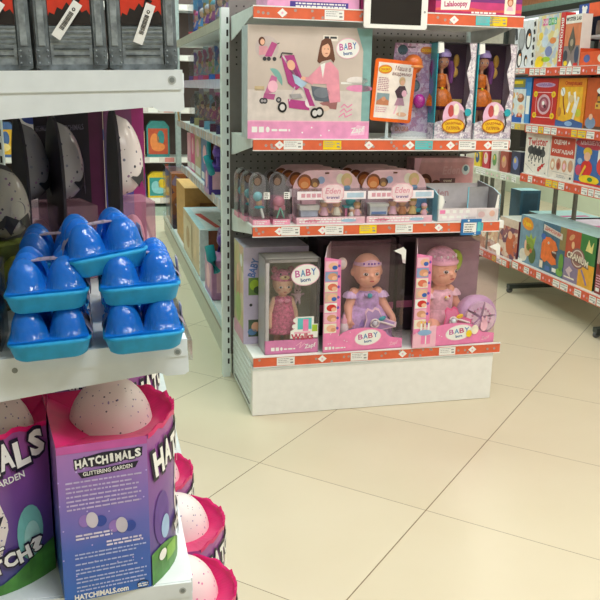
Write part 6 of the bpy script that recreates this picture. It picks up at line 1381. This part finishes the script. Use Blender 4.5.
def g_cream(f, w, h):
    f.rect(0, 0, w, h, Mmulti(['#e0c0a0', '#d8a890', '#e8d8c8', '#c88a70'], 30), 1)
game('cream patterned game box beyond the reddish story game, bottom row', 1.5, .205, .28, .19, .2, (M('#d8b8a0', .4), CREAM, WHITE), g_cream)
# small packs on the far bay's pale shelf
for k, (b, w, h, c1, c2, lab) in enumerate(((1.12, .12, .14, '#3a3d52', '#7a8ac8', 'dark round-topped small toy pack at the near end of the pale far shelf'), (1.27, .11, .13, '#a8564a', '#d8a088', 'reddish small toy pack second on the pale far shelf'), (1.4, .1, .13, '#d8d0c4', '#6a9a5a', 'white small toy pack third on the pale far shelf'), (1.53, .1, .13, '#c8404a', '#f0d0d0', 'red small toy pack fourth on the pale far shelf'), (1.66, .1, .12, '#e8c83a', '#3a5a8a', 'yellow small toy pack farthest on the pale far shelf'))):
    def art(f, w, h, c1=c1, c2=c2): f.rect(w * .08, h * .1, w * .92, h * .9, M(c1, .45), 1); f.ell(w * .5, h * .5, w * .3, h * .3, M(c2, .5), 2); f.ell(w * .45, h * .6, w * .12, h * .12, M('#e0c060', .5), 3)
    game(lab, b, .735, w, h, .06, (M(c1, .4), M(c1, .45), WHITE), art, name='toy_pack', group='small packs on the pale far shelf')
t = thing('toy_bag', 'black hanging toy bag in the dark gap beside the white party mat game', 'bag', R, (.06, 1.1, .9), -90)
m = MB(); m.prism([(0, 0), (.1, 0), (.1, .1), (.075, .135), (.025, .135), (0, .1)], 'y', 0, .05, M('#17161a', .4)); m.build('bag', t, .004)
# game boxes lying flat on the far side of the lower deck
flat = [(.45, .1, .3, .05, '#c8dfe8', '#2a2d34'), (.46, .48, .34, .05, '#cfc4dc', '#6a2a5a'), (.45, .88, .36, .05, '#c8bcd8', '#5a2048'), (.46, 1.3, .34, .06, '#9fd0d8', '#2a4a58')]
for k, (a, b, w, h, c1, c2) in enumerate(flat):
    for lv in range(3):
        nm = ['lowest', 'middle', 'topmost'][lv]; ps = ['nearest the right edge', 'second from the right edge', 'third from the right edge', 'farthest from the right edge'][k]
        t = thing('board_game', '%s flat game box, pile behind bottom games row %s' % (nm, ps), 'board game', R, (a + .02 * (lv % 2), b, .2225 + lv * .0655), 0, 'flat game boxes behind the bottom row')
        m = MB(); top = c1 if lv != 1 else '#f2f4f6'
        m.box(0, .36, 0, w, 0, .062, M(c2 if lv % 2 else '#1f2126', .4), mats=[None, None, None, None, None, M(top, .3)]); f = Art(m, (0, 0, 0), (0, -1, 0), (0, 0, 1)); fa = Art(m, (0, 0, .062), (1, 0, 0), (0, 1, 0)); fa.rect(.04, .04, .3, .1, M('#b03a88', .4)); m.build('box', t)
t = thing('board_game', 'teal game box standing on its side at the far end behind the rack', 'board game', R, (.5, 1.85, .2225), 0)
m = MB(); m.box(0, .16, 0, .16, 0, .31, M('#2f5a72', .4), mats=[None, M('#8fc8dc', .4), None, None, None, M('#9fdce8', .35)]); front(m).rect(.02, .02, .14, .29, M('#27485c', .4)); m.build('box', t)

# ------------------------------------------------------------------ view
SC.view_settings.view_transform = 'Standard'; SC.view_settings.look = 'None'
SC.view_settings.gamma = 1; SC.view_settings.use_curve_mapping = False; SC.view_settings.exposure = -0.15
